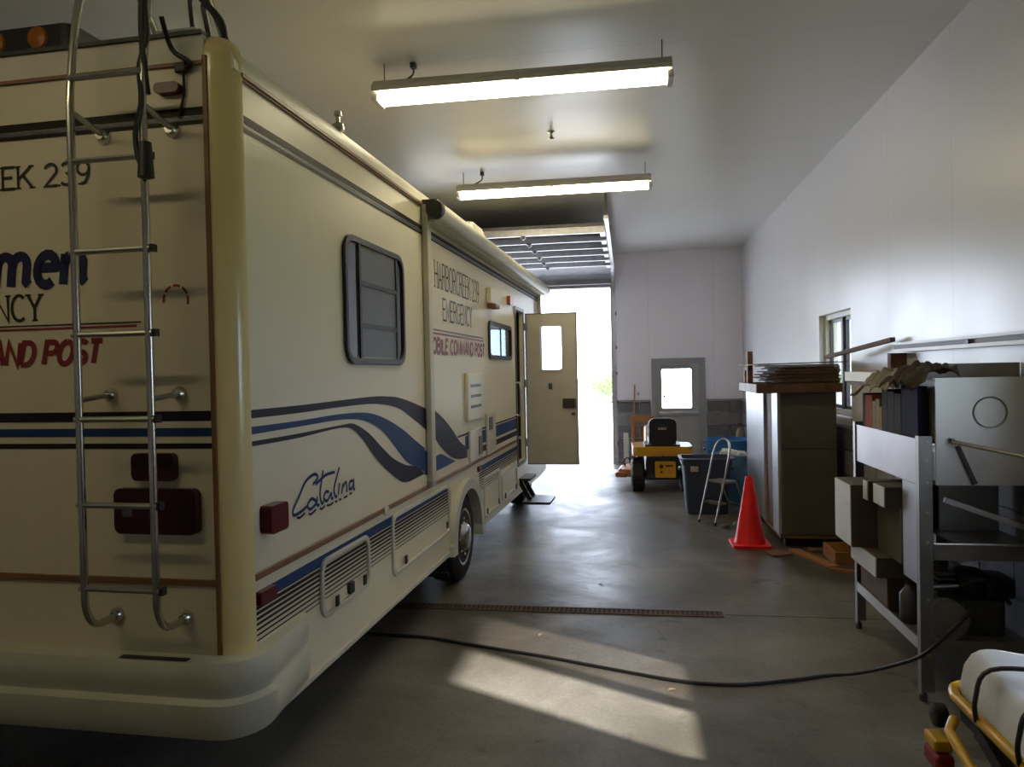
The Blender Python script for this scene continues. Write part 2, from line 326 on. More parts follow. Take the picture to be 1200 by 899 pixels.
def window(name, w, screened, lab):
    y0, z0, y1, z1 = w; g = XR + .12
    o = struct(MB().slab(rect(y0 + .002, z0 + .002, y1 - .002, z1 - .002), [rect(y0 + .055, z0 + .055, y1 - .055, z1 - .055)], fX, XR + .06, XR + .17).build(name, 'vinyl'), lab, 'window')
    ym = (y0 + y1) / 2
    MB().box((g - .04, ym - .03, z0 + .056), (g + .03, ym + .03, z1 - .056)).build('mullion', 'bronze', o)
    for a, b, mm in ((y0 + .056, ym - .031, 'dimmed_glass' if screened is None else 'clear_glass'), (ym + .031, y1 - .056, 'screened_glass' if screened else 'dimmed_glass')):
        s = MB().slab(rect(a, z0 + .058, b, z1 - .058), [rect(a + .03, z0 + .09, b - .03, z1 - .09)], fX, g - .015, g + .015).build('sash', 'bronze', o)
        MB().box((g - .003, a + .03, z0 + .09), (g + .003, b - .03, z1 - .09)).build('pane', mm, s)
    MB().box((XR - .03, y0 - .03, z0 - .03), (XR + .055, y1 + .03, z0 - .001)).build('sill', 'vinyl', o)
    return o
window('window_1', W1, None, 'white framed sliding window beside the tall steel cabinet')
window('window_2', W2, True, 'white framed sliding window letting the sun onto the floor')

# man door in the end wall
d1 = struct(MB().slab([(MD[0] + .001, .003), (MD[0] + .11, .003), (MD[0] + .11, MD[3] - .11), (MD[2] - .11, MD[3] - .11), (MD[2] - .11, .003), (MD[2] - .001, .003), (MD[2] - .001, MD[3] - .001), (MD[0] + .001, MD[3] - .001)], [], fY, YB - .04, YB + .16).build('door_1', 'grey_paint'), 'grey metal exit door with square glass and push bar', 'door')
lf = MB().slab(rect(MD[0] + .1105, .006, MD[2] - .1105, MD[3] - .1105), [rrect(.655, 1.05, 1.232, 1.82, .03)], fY, YB + .01, YB + .055).build('door_leaf', 'door_paint', d1)
MB().slab(rrect(.635, 1.03, 1.252, 1.84, .03), [rrect(.662, 1.057, 1.225, 1.813, .03)], fY, YB - .006, YB + .012).build('glass_trim', 'grey_paint', lf)
MB().slab(rrect(.656, 1.051, 1.231, 1.819, .03), [], fY, YB + .03, YB + .036).build('pane', 'door_glass', lf)
pb = MB().box((.60, YB - .06, .925), (1.345, YB - .015, .985))
pb.box((.60, YB - .02, .915), (.66, YB + .01, .995)).box((1.285, YB - .02, .915), (1.345, YB + .01, .995)); pb.build('push_bar', 'galvanised', lf, bevel=.008)
MB().lathe([(.022, 0), (.022, .02)], 14, Matrix.Translation((.71, YB + .03, 1.29)) @ Matrix.Rotation(PI / 2, 4, 'X')).build('round_sticker', 'black_plastic', lf)
MB().box((.60, YB - .03, 1.86), (1.2, YB + .01, 1.885)).build('door_closer', 'grey_paint', lf)

# overhead door opening trim, tracks and open sections
t1 = struct(MB().slab([(GD[0] - .10, 0), (GD[0], 0), (GD[0], GD[3] - .04), (GD[2], GD[3] - .04), (GD[2], 0), (GD[2] + .09, 0), (GD[2] + .09, GD[3] + .10), (GD[0] - .10, GD[3] + .10)], [], fY, YB - .03, YB + .21).build('trim_1', 'grey_paint'), 'grey steel jamb around the overhead door opening', 'trim')
od = thing('overhead_door', 'open sectional overhead door lying under the ceiling on its tracks', 'garage door', (-2.3, 12.0, 3.66))
Y0, NS, ZD = 9.95, 6, 3.74
SP = (13.75 - Y0) / NS
for i in range(NS):
    a = Y0 + i * SP
    p = MB().box((GD[0] - .06, a + .006, ZD), (GD[2] + .03, a + SP - .006, ZD + .045)).build('panel', 'steel_panel', od)
    MB().box((GD[0] - .06, a + .008, ZD - .09), (GD[2] + .03, a + .04, ZD - .001)).box((GD[0] - .06, a + .04, ZD - .02), (GD[2] + .03, a + .12, ZD - .001)).build('strut', 'galvanised', p)
    MB().box((GD[0] - .06, a + .13, ZD - .05), (GD[0], a + SP - .02, ZD - .001)).box((GD[2] - .04, a + .13, ZD - .05), (GD[2] + .03, a + SP - .02, ZD - .001)).build('end_stile', 'galvanised', p)
    for hx in (-3.2, -1.35):
        MB().box((hx - .03, a - .03, ZD - .11), (hx + .03, a + .10, ZD - .091)).box((hx - .02, a + .02, ZD - .13), (hx + .02, a + .06, ZD - .11)).build('hinge', 'bronze', p)
# curved last section dropping toward the header
cs = MB(); P = [(13.76, ZD), (14.0, ZD - .02), (14.2, ZD - .09), (14.33, ZD - .20)]
for (ya, za), (yb, zb) in zip(P[:-1], P[1:]): cs.add([(GD[0] - .06, ya, za), (GD[2] + .03, ya, za), (GD[2] + .03, yb, zb), (GD[0] - .06, yb, zb), (GD[0] - .06, ya, za + .04), (GD[2] + .03, ya, za + .04), (GD[2] + .03, yb, zb + .04), (GD[0] - .06, yb, zb + .04)], [(0, 3, 2, 1), (4, 5, 6, 7), (0, 1, 5, 4), (1, 2, 6, 5), (2, 3, 7, 6), (3, 0, 4, 7)])
cs.build('bottom_panel', 'steel_panel', od)
MB().box((GD[0] - .06, 14.31, ZD - .27), (GD[2] + .03, 14.36, ZD - .18)).build('bottom_seal', 'steel_panel', od)
for sx, lab in ((GD[2] + .06, 'galvanised roller track on the exit door side of the overhead door'), (GD[0] - .13, 'galvanised roller track on the far side of the motorhome')):
    tr = thing('door_track', lab, 'track', (sx, 12.5, 0), 0, 'tracks of the overhead door')
    pts = [(sx, 9.55, ZD + .03), (sx, 13.75, ZD + .03)] + [(sx, 13.75 + .55 * math.sin(a * PI / 16), ZD + .03 - .55 * (1 - math.cos(a * PI / 16))) for a in range(1, 9)] + [(sx, 14.30, .02)]
    k = MB()
    for p, q in zip(pts[:-1], pts[1:]): k.bar(p, q, .05, .06, up=(1, 0, 0))
    k.build('rail', 'galvanised', tr)
    for yy in (9.6, 11.7): MB().box((sx - .02, yy - .02, ZD + .061), (sx + .02, yy + .02, ZC - .001)).build('hanger', 'bronze', tr)
    for zz in (.4, 1.2, 1.75, 2.25, 2.9): MB().box((sx - .02, 14.331, zz - .03), (sx + .05, YB - .031, zz + .03)).build('bracket', 'bronze', tr)

# outside: apron, lawn, one shrub
struct(MB().box((-60, YB + .2, -.3), (60, 60, -.02)).build('driveway', 'asphalt'), 'sunlit pale concrete apron outside the open door', 'ground')
struct(MB().box((-60, 60, -.3), (60, 160, -.03)).build('lawn', 'grass'), 'sunlit lawn beyond the apron', 'ground')
struct(MB().box((XR + .2, YF - 20, -.3), (60, YB + .2, -.05)).build('side_yard', 'grass'), 'grass strip outside the side windows', 'ground')
sh = thing('shrub', 'green leafy shrub outside beyond the open overhead door', 'shrub', (-.85, 40, -.02))
lv = MB()
for i in range(900):
    a = random.uniform(0, 2 * PI); r = random.random() ** .4; t = random.uniform(-.9, 1)
    c = V(-.85 + 1.1 * r * math.cos(a) * math.sqrt(max(0, 1 - t * t)), 40 + 1.1 * r * math.sin(a) * math.sqrt(max(0, 1 - t * t)), .95 + .85 * t * r)
    u = V(random.gauss(0, 1), random.gauss(0, 1), random.gauss(0, 1)).normalized(); w = u.orthogonal().normalized()
    lv.add([c - u * .09, c + w * .045, c + u * .09, c - w * .045], [(0, 1, 2, 3)])
f_ = lv.build('foliage', 'leaf', sh); f_['kind'] = 'stuff'
for a in range(5): MB().tube([(-.85, 40, -.02), (-.85 + .3 * math.cos(a * 1.26), 40 + .3 * math.sin(a * 1.26), .6), (-.85 + .6 * math.cos(a * 1.26), 40 + .6 * math.sin(a * 1.26), 1.2)], [.03, .02, .01], 6).build('stem', 'bark', sh)

# floor drain and saw-cut joint
fd = thing('trench_drain', 'narrow rusty trench drain grate set in the floor', 'floor drain', (-.9, 5.59, 0))
MB().box((-3.6, 5.525, .0005), (.67, 5.545, .006)).box((-3.6, 5.635, .0005), (.67, 5.655, .006)).box((.655, 5.545, .0005), (.67, 5.635, .006)).build('frame', 'rust', fd)
MB().box((-3.6, 5.545, .0004), (.655, 5.635, .002)).build('channel', 'drain_dark', fd)
x = -2.6
while x < .65:
    MB().box((x, 5.546, .0021), (x + .017, 5.634, .0055)).build('grate_bar', 'rust', fd); x += .036
MB().box((.68, 5.585, .0004), (2.1, 5.592, .0012)).build('saw_cut', 'drain_dark', fd)

# ================================================================== CEILING LIGHTS
def ceiling_light(x0, x1, y, skew, label, lens='lens_emit'):
    xc = (x0 + x1) / 2; Lh = (x1 - x0) / 2; z = 3.80
    t = thing('fluorescent_light', label, 'ceiling light', (xc, y, z), skew, 'fluorescent fixtures hung under the ceiling')
    hs = MB(); hs.slab([(-.125, .040), (-.082, .0545), (.082, .0545), (.125, .040), (.125, .075), (.07, .13), (-.07, .13), (-.125, .075)], [], fX, -Lh, Lh); hs.build('housing', 'lamp_housing', t, world=False)
    MB().slab([(-.068, .008), (-.045, -.014), (.045, -.014), (.068, .008), (.074, .054), (-.074, .054)], [], fX, -Lh + .03, Lh - .03).build('diffuser', lens, t, world=False)
    for s in (-1, 1): MB().box((s * Lh - s * .029, -.09, -.015), (s * Lh + s * .012, .10, .039)).build('end_cap', 'lamp_housing', t, world=False, bevel=.006)
    MB().box((-.015, -.132, .03), (.015, -.1255, .075)).build('clip', 'lamp_housing', t, world=False)
    for s in (-1, 1): MB().tube([(s * (Lh - .06), 0, .13), (s * (Lh - .06), 0, ZC - z - .001)], .004, 6).build('hanger_wire', 'bronze', t, world=False)
    MB().tube(smoothpts([(-Lh + .05, .03, .13), (-Lh + .16, .03, .145), (-Lh + .26, .03, .19), (-Lh + .27, .03, ZC - z - .03)], 5), .007, 6).build('power_cord', 'black_plastic', t, world=False, smooth=True)
    MB().box((-Lh + .25, .01, ZC - z - .04), (-Lh + .29, .05, ZC - z - .001)).build('outlet_box', 'bronze', t, world=False)
ceiling_light(-1.76, .34, 5.22, 0, 'fluorescent ceiling light above the side of the motorhome near the trench drain')
ceiling_light(-1.84, .30, 8.22, 0, 'fluorescent ceiling light close to the open overhead door sections')
ceiling_light(-3.9, -1.8, .80, 0, 'fluorescent ceiling light behind the rear of the motorhome', 'lens_emit_old')
tag(MB().lathe([(.012, 0), (.03, .01), (.012, .03), (.012, .06), (.035, .07), (.035, .075)], 12, Matrix.Translation((-.66, 7.0, ZC - .076))).build('sprinkler', 'chrome', smooth=True), 'small metal sprinkler head between the two fluorescent lights', 'sprinkler')

# ================================================================== MOTORHOME (local frame: x right, y forward, z up; origin under its rear right corner)
RA = math.radians(-1.98); RO = V(math.sin(-RA) * 2.781 + math.cos(RA) * -1.6393, math.cos(RA) * 2.781 + math.sin(RA) * -1.6393, 0)
rv = thing('motorhome', 'cream motorhome with blue swoosh stripes, rear ladder and open entry door', 'motorhome', RO, RA)
RW, RL, RB = -2.44, 7.95, -0.10           # left side x, front of straight body, rear face y
def rb(mb, name, m, parent=None, **k): return mb.build(name, m, parent or rv, world=False, **k)
fS = lambda u, v, w: Vector((w, u, v))     # side: u = along, v = z, w = x
fR = lambda u, v, w: Vector((u, w, v))     # rear: u = x, v = z, w = y
# --- wheel arch outline and door hole in the right side
arch_in = [(3.07, .30)] + [(3.53 + .46 * math.cos(math.radians(a)), .40 + .43 * math.sin(math.radians(a))) for a in range(180, -1, -15)] + [(3.99, .30)]
outer = [(0, .36), (3.07, .34), (3.07, .40)] + arch_in[1:-1] + [(3.99, .40), (3.99, .33), (RL, .30), (RL, 3.06), (0, 3.06)]
door_hole = rect(6.10, .70, 6.64, 2.58)
rb(MB().slab(outer, [door_hole, rect(4.605, 2.0, 5.725, 2.305)], fS, 0, -.05), 'side_wall', 'cream')
rb(MB().slab([(0, .36), (RL, .30), (RL, 3.06), (0, 3.06)], [], fS, RW, RW + .05), 'side_wall', 'cream')
rb(MB().slab([(RW + .09, .70), (-.09, .70), (-.09, 3.07), (RW + .09, 3.07)], [], fR, RB, RB + .04), 'rear_wall', 'cream')
rb(MB().slab([(RW + .09, 3.071), (-.09, 3.071), (-.09, 3.184), (RW + .09, 3.184)], [], fR, RB - .003, RB + .04), 'rear_header', 'roof_white')
rb(MB().box((RW + .09, RB - .012, 3.066), (-.09, RB - .0035, 3.080)), 'header_molding', 'brown_trim')
rb(MB().box((RW + .09, RB - .015, 3.184), (-.09, RB + .03, 3.20)), 'roof_edge_trim', 'black_plastic')
# roof with rounded side coves
prof = [(0.012, 3.061)] + [(.012 - .10 + .10 * math.cos(math.radians(a)), 3.085 + .10 * math.sin(math.radians(a))) for a in range(0, 91, 15)]
prof += [(RW + .088 - .1 * math.sin(math.radians(a)), 3.085 + .10 * math.cos(math.radians(a))) for a in range(0, 91, 15)] + [(RW - .012, 3.061)]
rb(MB().slab(prof, [], fR, RB + .05, RL), 'roof', 'roof_white', smooth=True)
rb(MB().box((.0125, 0, 3.045), (.020, RL, 3.062)).box((.0005, 0, 3.035), (.012, RL, 3.06)), 'gutter', 'brown_trim')
# nose
nose = [(RL, .30), (8.45, .32), (8.62, .55), (8.65, 1.15), (8.35, 2.55), (8.15, 2.95), (RL, 3.15)]
rb(MB().slab(nose, [], fS, 0, -.05), 'nose_side', 'cream'); rb(MB().slab(nose, [], fS, RW, RW + .05), 'nose_side', 'cream')
rb(MB().slab([(RL, .30), (8.45, .32), (8.62, .55), (8.65, 1.15), (8.614, 1.318), (8.57, 1.31), (8.60, 1.15), (8.57, .57), (8.42, .37), (RL, .35)], [], fS, -.0505, RW + .0505), 'nose_front', 'cream')
rb(MB().slab([(8.365, 2.48), (8.35, 2.55), (8.15, 2.95), (RL, 3.15), (RL, 3.10), (8.12, 2.91), (8.30, 2.53), (8.32, 2.47)], [], fS, -.0505, RW + .0505), 'roof_cap', 'cream')
rb(MB().slab([(RL + .12, 1.45), (8.47, 1.45), (8.30, 2.45), (RL + .12, 2.45)], [], fS, .001, .008), 'cab_window', 'rv_glass')
rb(MB().add([(-.052, 8.61, 1.315), (RW + .052, 8.61, 1.315), (RW + .052, 8.362, 2.48), (-.052, 8.362, 2.48)], [(0, 1, 2, 3)]), 'windshield', 'rv_tint')
rb(MB().box((-.06, .0, 2.95), (RW + .06, 7.9, 2.97)), 'headliner', 'interior_dark')
rb(MB().box((RW + .055, .0, .47), (RW + .075, 7.9, 2.94)), 'cabin_lining', 'interior_dark')
rb(MB().box((-.90, 3.9, .47), (-.95, 4.3, 2.94)).box((-.95, 4.25, .47), (RW + .08, 4.3, 2.94)), 'cabin_partition', 'interior_dark')
rb(MB().box((-.055, 6.70, .981), (-.165, 6.74, 2.94)), 'doorway_blocker', 'interior_dark')  # panel added inside to keep the doorway slit dark
rb(MB().box((-.06, 4.31, .95), (RW + .08, 6.05, .98)).box((-.95, 6.05, .95), (RW + .08, 8.3, .98)), 'cabin_floor', 'interior_dark')
rb(MB().box((-.05, RB + .05, .42), (RW + .05, 8.4, .46)), 'floor_pan', 'chassis')
rb(MB().box((-.75, .1, .30), (-.85, 8.2, .419)).box((RW + .75, .1, .30), (RW + .85, 8.2, .419)), 'chassis_rail', 'chassis')
# stair well behind the doorway
w_ = MB(); w_.box((-.9, 6.06, .66), (-.86, 6.68, .949)).box((-.86, 6.06, .66), (-.052, 6.098, .949)).box((-.86, 6.642, .66), (-.052, 6.68, .949)).box((-.86, 6.098, .66), (-.052, 6.642, .698))
rb(w_, 'stair_well', 'interior_dark')
# --- corner mouldings
def corner(sx):
    c = MB(); R_ = .105; pts = []
    for a in range(0, 91, 10):
        ca, sa = math.cos(math.radians(a)), math.sin(math.radians(a)); pts.append((R_ * ca, R_ * sa))
    X0 = -.09 if sx > 0 else RW + .09
    loop = [(X0 + sx * px, 0.005 - py) for px, py in pts] + [(X0, .005)]
    top = []
    c.slab(loop, [], fZ, .705, 3.12)
    # domed top
    for k in range(5):
        s0, s1 = math.cos(k * PI / 10), math.cos((k + 1) * PI / 10); z0, z1 = 3.12 + .09 * math.sin(k * PI / 10), 3.12 + .09 * math.sin((k + 1) * PI / 10)
        n = len(pts); cx, cy = X0, .005
        A = [(cx + sx * px * s0, cy - py * s0, z0) for px, py in pts]; B = [(cx + sx * px * s1, cy - py * s1, z1) for px, py in pts]
        c.add(A + B, [(i, i + 1, n + i + 1, n + i) for i in range(n - 1)])
    cm = rb(c, 'corner_molding', 'gold_trim', smooth=True)
    rb(MB().box((X0 - sx * .004, RB - .008, .71), (X0 + sx * .014, RB + .02, 3.10)).box((X0 + sx * .088, -.012, .71), (X0 + sx * .100, .010, 3.08)), 'edge_bead', 'brown_trim', cm)
corner(1); corner(-1)
# --- rear bumper
bm_ = MB(); PR = [(.0, .705), (.03, .705), (.075, .70), (.092, .66), (.092, .605), (.078, .575), (.078, .560), (.098, .54), (.102, .45), (.07, .395), (0, .385)]
path = [(.0, .45, 0.0), (.0, .02, 1.0)] + [(-.09 + .09 * math.cos(math.radians(a)), .0 - .10 * math.sin(math.radians(a)), 1.0) for a in range(0, 91, 15)]
left = [(RW - x, y, k) for x, y, k in reversed(path)]
full = path + left; n_ = len(PR); vs = []
for i, (px, py, k) in enumerate(full):
    a = Vector(full[max(0, i - 1)][:2]); b = Vector(full[min(len(full) - 1, i + 1)][:2]); d = (b - a).normalized(); nn = Vector((-d.y, d.x)) * -1
    nn = Vector((d.y, -d.x)) * -1
    # outward is to the right at the start (x+) and to the rear (y-) along the back
    if i <= 1: nn = Vector((1, 0))
    if i >= len(full) - 2: nn = Vector((-1, 0))
    for o, z in PR: vs.append((px + nn.x * o * (1.0 if k else .25), py + nn.y * o, z))
fs = [(i * n_ + j, i * n_ + (j + 1) % n_, (i + 1) * n_ + (j + 1) % n_, (i + 1) * n_ + j) for i in range(len(full) - 1) for j in range(n_)]
bm_.add(vs, fs + [tuple(range(n_)), tuple((len(full) - 1) * n_ + j for j in range(n_))])
bu = rb(bm_, 'rear_bumper', 'bumper_white', smooth=True)
rb(MB().box((-.49, -.173, .7045), (-.19, -.145, .7075)), 'step_slot', 'black_plastic', bu)
# --- belt mouldings, stripes
rb(MB().box((.0, .012, .975), (.014, 6.09, 1.005)), 'belt_molding', 'brown_trim', bevel=.004)
rb(MB().box((RW + .09, RB - .012, .985), (-.09, RB, 1.012)), 'belt_molding', 'brown_trim', bevel=.004)
def flat(pts, w): m = MB(); m.slab(pts, [], fS, w, None); return m
e = .0025
def side_strip(n, m, z0, z1, s0, s1): rb(MB().slab(rect(s0, z0, s1, z1), [], fS, e, None), n, m)
def rear_strip(n, m, z0, z1, x0=RW + .09, x1=-.091): rb(MB().slab(rect(x0, z0, x1, z1), [], fR, RB - e, None), n, m)
for z0, z1, m in ((2.868, 2.90, 'black_line'), (2.832, 2.848, 'black_line'), (2.850, 2.865, 'blind')):
    side_strip('stripe', m, z0, z1, .012, RL); rear_strip('stripe', m, z0, z1)
rear_strip('stripe', 'navy', 1.650, 1.690); rear_strip('stripe', 'blue', 1.588, 1.622); rear_strip('stripe', 'black_line', 1.538, 1.560)
SW = {
 'A': ('navy', [(0.012, 1.685), (0.451, 1.684), (0.936, 1.688), (1.364, 1.691), (1.606, 1.684), (1.891, 1.66), (2.388, 1.571), (2.620, 1.50)], [(2.612, 1.32), (2.375, 1.424), (2.057, 1.531), (1.804, 1.602), (1.43, 1.645), (0.934, 1.652), (0.449, 1.648), (0.012, 1.65)]),
 'A2': ('navy', [(2.620, 1.545), (2.868, 1.463), (3.112, 1.359), (3.362, 1.233), (3.606, 1.152)], [(3.599, 1.069), (3.349, 1.084), (3.093, 1.129), (2.848, 1.218), (2.620, 1.332)]),
 'B': ('blue', [(0.012, 1.615), (0.447, 1.612), (0.932, 1.615), (1.292, 1.599), (1.567, 1.551), (1.877, 1.463), (2.137, 1.366), (2.365, 1.282)], [(2.352, 1.111), (2.216, 1.153), (1.947, 1.24), (1.708, 1.378), (1.49, 1.489), (1.225, 1.559), (0.93, 1.584), (0.445, 1.584), (0.012, 1.583)]),
 'B2': ('blue', [(2.365, 1.27), (2.591, 1.195), (2.786, 1.191), (3.015, 1.131), (3.212, 1.082)], [(2.593, 1.075), (2.36, 1.085)]),
 'C': ('navy', [(0.012, 1.555), (0.443, 1.552), (0.929, 1.556), (1.101, 1.548), (1.31, 1.478), (1.484, 1.39), (1.702, 1.287), (1.945, 1.212), (2.179, 1.17), (2.351, 1.098)], [(2.025, 1.091), (1.853, 1.114), (1.62, 1.211), (1.409, 1.321), (1.218, 1.447), (1.063, 1.523), (0.873, 1.542), (0.442, 1.532), (0.012, 1.534)]),
}
for k, (m, up, dn) in SW.items():
    w = {'A': e, 'A2': e * 1.6, 'B': e * 1.2, 'B2': e * 1.3, 'C': e * 1.4}[k]
    pts = [tuple(p) for p in smoothpts(up, 4)] + [tuple(p) for p in smoothpts(dn, 4)]
    rb(MB().slab(pts, [], fS, w, None), 'swoosh', m)
for s0 in (3.30,):
    side_strip('stripe', 'black_line', 1.268, 1.285, 3.30, 6.09); side_strip('stripe', 'blue', 1.135, 1.258, 3.55, 6.09); side_strip('stripe', 'navy', 1.052, 1.11, 3.70, 6.09)
side_strip('skirt_stripe', 'blue', .872, .925, .14, 2.98); side_strip('skirt_stripe', 'blue', .872, .925, 4.05, 6.09)
pin = MB()
for i in range(8):
    z = .857 - i * .0225; h = .0165 - i * .0016
    for a, b in ((.014, 3.04 - max(0, (z < .8)) * .0), (4.04, 5.05 if i > 4 else 6.05)): pin.slab(rect(a, z - h / 2, b, z + h / 2), [], fS, e, None)
rb(pin, 'pinstripes', 'black_line')
# --- windows
def rv_window(s0, z0, s1, z1, r, fw, parts):
    fr = rb(MB().slab(rrect(s0, z0, s1, z1, r), [rrect(s0 + fw, z0 + fw, s1 - fw, z1 - fw, r * .7)], fS, .001, .022), 'window_frame', 'rv_frame', bevel=.005)
    for a, b, c, d, m in parts: rb(MB().slab(rrect(a, b, c, d, .012), [], fS, .003, .009), 'pane', m, fr)
    return fr
W = (.985, 1.88, 1.955, 2.60)
f1 = rv_window(*W, .11, .035, [(1.03, 1.925, 1.175, 2.555, 'rv_glass'), (1.215, 2.36, 1.80, 2.555, 'blind'), (1.215, 2.12, 1.80, 2.335, 'blind'), (1.215, 1.925, 1.80, 2.095, 'blind'), (1.82, 1.925, 1.91, 2.555, 'rv_glass')])
rb(MB().box((.009, 1.18, 1.916), (.020, 1.21, 2.564)).box((.009, 1.80, 1.916), (.016, 1.818, 2.564)).box((.009, 1.21, 2.335), (.016, 1.80, 2.36)).box((.009, 1.21, 2.095), (.016, 1.80, 2.12)), 'sash_bar', 'rv_frame', f1)
f2 = rv_window(4.56, 1.955, 5.77, 2.35, .07, .045, [])
for a, b in ((4.60, 5.155), (5.175, 5.73)):       # panes tilted on purpose to reflect the bright door opening
    rb(MB().add([(.021, a, 2.0), (.0035, b, 2.0), (.0035, b, 2.308), (.021, a, 2.308), (.017, a, 2.0), (.0005, b, 2.0), (.0005, b, 2.308), (.017, a, 2.308)], [(0, 1, 2, 3), (7, 6, 5, 4), (0, 4, 5, 1), (1, 5, 6, 2), (2, 6, 7, 3), (3, 7, 4, 0)]), 'pane', 'rv_tint', f2)
rb(MB().box((.003, 5.15, 2.0), (.016, 5.18, 2.31)), 'sash_bar', 'rv_frame', f2)
# --- refrigerator vent, service hatches
fv = rb(MB().box((.0, 3.58, 1.38), (.03, 4.17, 1.82)), 'fridge_vent', 'cream', bevel=.012)
for z in (1.50, 1.595, 1.69): rb(MB().box((.026, 3.68, z), (.033, 4.08, z + .025)), 'slot', 'rv_frame', fv)
h1 = rb(MB().box((.0, 3.66, 1.01), (.022, 4.13, 1.30)), 'service_hatch', 'skirt_white', bevel=.01)
rb(MB().box((.02, 3.98, 1.05), (.03, 4.11, 1.22)), 'hatch_latch', 'blind', h1)
h2 = rb(MB().box((.0, 4.36, 1.0), (.022, 4.77, 1.41)), 'service_hatch', 'skirt_white', bevel=.01)
rb(MB().box((.02, 4.44, 1.24), (.027, 4.60, 1.37)), 'hatch_grille', 'blind', h2)
# --- lower compartment doors
def hatch(s0, z0, s1, z1, r, lats, dark=None):
    f = rb(MB().slab(rrect(s0, z0, s1, z1, r), [rrect(s0 + .03, z0 + .025, s1 - .03, z1 - .025, r * .8)], fS, .0005, .016), 'compartment_frame', 'skirt_white', bevel=.005)
    for s, z in lats: rb(MB().box((.016, s - .018, z - .028), (.028, s + .018, z + .028)), 'latch', 'rv_frame', f, bevel=.004)
    if dark: rb(MB().slab(rrect(*dark, .01), [], fS, .004, .02), 'keyhole_plate', 'rv_frame', f)
hatch(.62, .605, 1.26, .905, .07, [(.78, .66), (1.15, .665)], (.95, .64, 1.01, .70))
hatch(1.64, .535, 2.98, .93, .07, [(1.86, .60), (2.86, .62)])
hatch(5.06, .42, 5.98, .70, .04, [(5.2, .46), (5.85, .46)]); hatch(4.20, .40, 4.95, .80, .04, [(4.3, .46), (4.85, .46)])
rb(MB().box((-.002, 0, .357), (.012, 3.05, .38)), 'skirt_edge', 'skirt_white'); 
# --- lights on the side
rb(MB().slab(rrect(.075, 1.155, .225, 1.275, .02), [], fS, 0, .055), 'side_marker', 'red_lens', bevel=.012)
rb(MB().slab(rrect(.02, .868, .155, .925, .012), [], fS, 0, .03), 'side_reflector', 'red_lens', bevel=.006)
rb(MB().slab(rrect(3.98, .885, 4.12, .935, .012), [], fS, 0, .02), 'side_reflector', 'red_lens', bevel=.006)
rb(MB().slab(rrect(5.60, 2.60, 5.80, 2.70, .02), [], fS, 0, .04), 'clearance_lamp', 'amber_lens', bevel=.01)
pl = rb(MB().box((0, 4.52, 2.52), (.05, 4.72, 2.68)), 'porch_lamp', 'cream', bevel=.01); rb(MB().box((.0, 4.56, 2.475), (.09, 4.78, 2.518)), 'lamp_lens', 'brown_trim', pl, bevel=.01)
rb(MB().lathe([(.03, 0), (.03, .02), (.02, .03)], 12, Matrix.Translation((0, 1.53, .985)) @ Matrix.Rotation(PI / 2, 4, 'Y')), 'door_catch', 'skirt_white')
# --- wheel arch flare and wheels
fl = [(2.96, .335), (2.965, .42)] + [(3.52 + .535 * math.cos(math.radians(a)), .40 + .49 * math.sin(math.radians(a))) for a in range(175, 4, -10)] + [(4.075, .42), (4.08, .30), (3.97, .30), (3.97, .40)] + [(3.52 + .44 * math.cos(math.radians(a)), .40 + .40 * math.sin(math.radians(a))) for a in range(5, 176, 10)] + [(3.08, .40), (3.08, .335)]
rb(MB().slab(fl, [], fS, -.06, .045), 'wheel_arch', 'skirt_white', bevel=.02, seg=3)
rb(MB().box((-.70, 3.0, .40), (-.66, 4.05, 1.0)).box((-.66, 3.0, .90), (-.06, 4.05, .94)).box((-.66, 3.02, .42), (-.06, 3.05, .90)).box((-.66, 4.0, .42), (-.06, 4.03, .90)), 'wheel_well', 'chassis')
def wheel(x, y, out):
    M_ = Matrix.Translation((x, y, .385)) @ Matrix.Rotation(PI / 2 * out, 4, 'Y')
    t = rb(MB().lathe([(.24, -.12), (.33, -.125), (.375, -.10), (.385, -.05), (.385, .05), (.375, .10), (.33, .125), (.24, .12)], 32, M_), 'tire', 'rubber', smooth=True)
    rb(MB().lathe([(.25, .10), (.245, .126), (.225, .122), (.205, .085), (.17, .09), (.13, .12), (.11, .15), (.085, .165), (.0, .168)], 32, M_), 'rim', 'chrome', t, smooth=True)
    nb = MB()
    for k in range(8): a = 2 * PI * k / 8; nb.lathe([(.016, .08), (.016, .125), (.008, .13)], 8, M_ @ Matrix.Translation((.155 * math.cos(a), .155 * math.sin(a), 0)))
    rb(nb, 'lug_nuts', 'chrome', t)
wheel(-.135, 3.50, 1); wheel(-.50, 3.50, 1); wheel(RW + .17, 3.50, -1); wheel(-.20, 7.25, 1); wheel(RW + .2, 7.25, -1)
rb(MB().tube([(-.4, 3.5, .385), (RW + .2, 3.5, .385)], .05, 10), 'axle', 'chassis')
rb(MB().box((-.26, 3.02, .20), (-.05, 3.035, .42)).box((-.30, 2.99, .165), (-.02, 3.02, .20)), 'mud_flap', 'rubber')
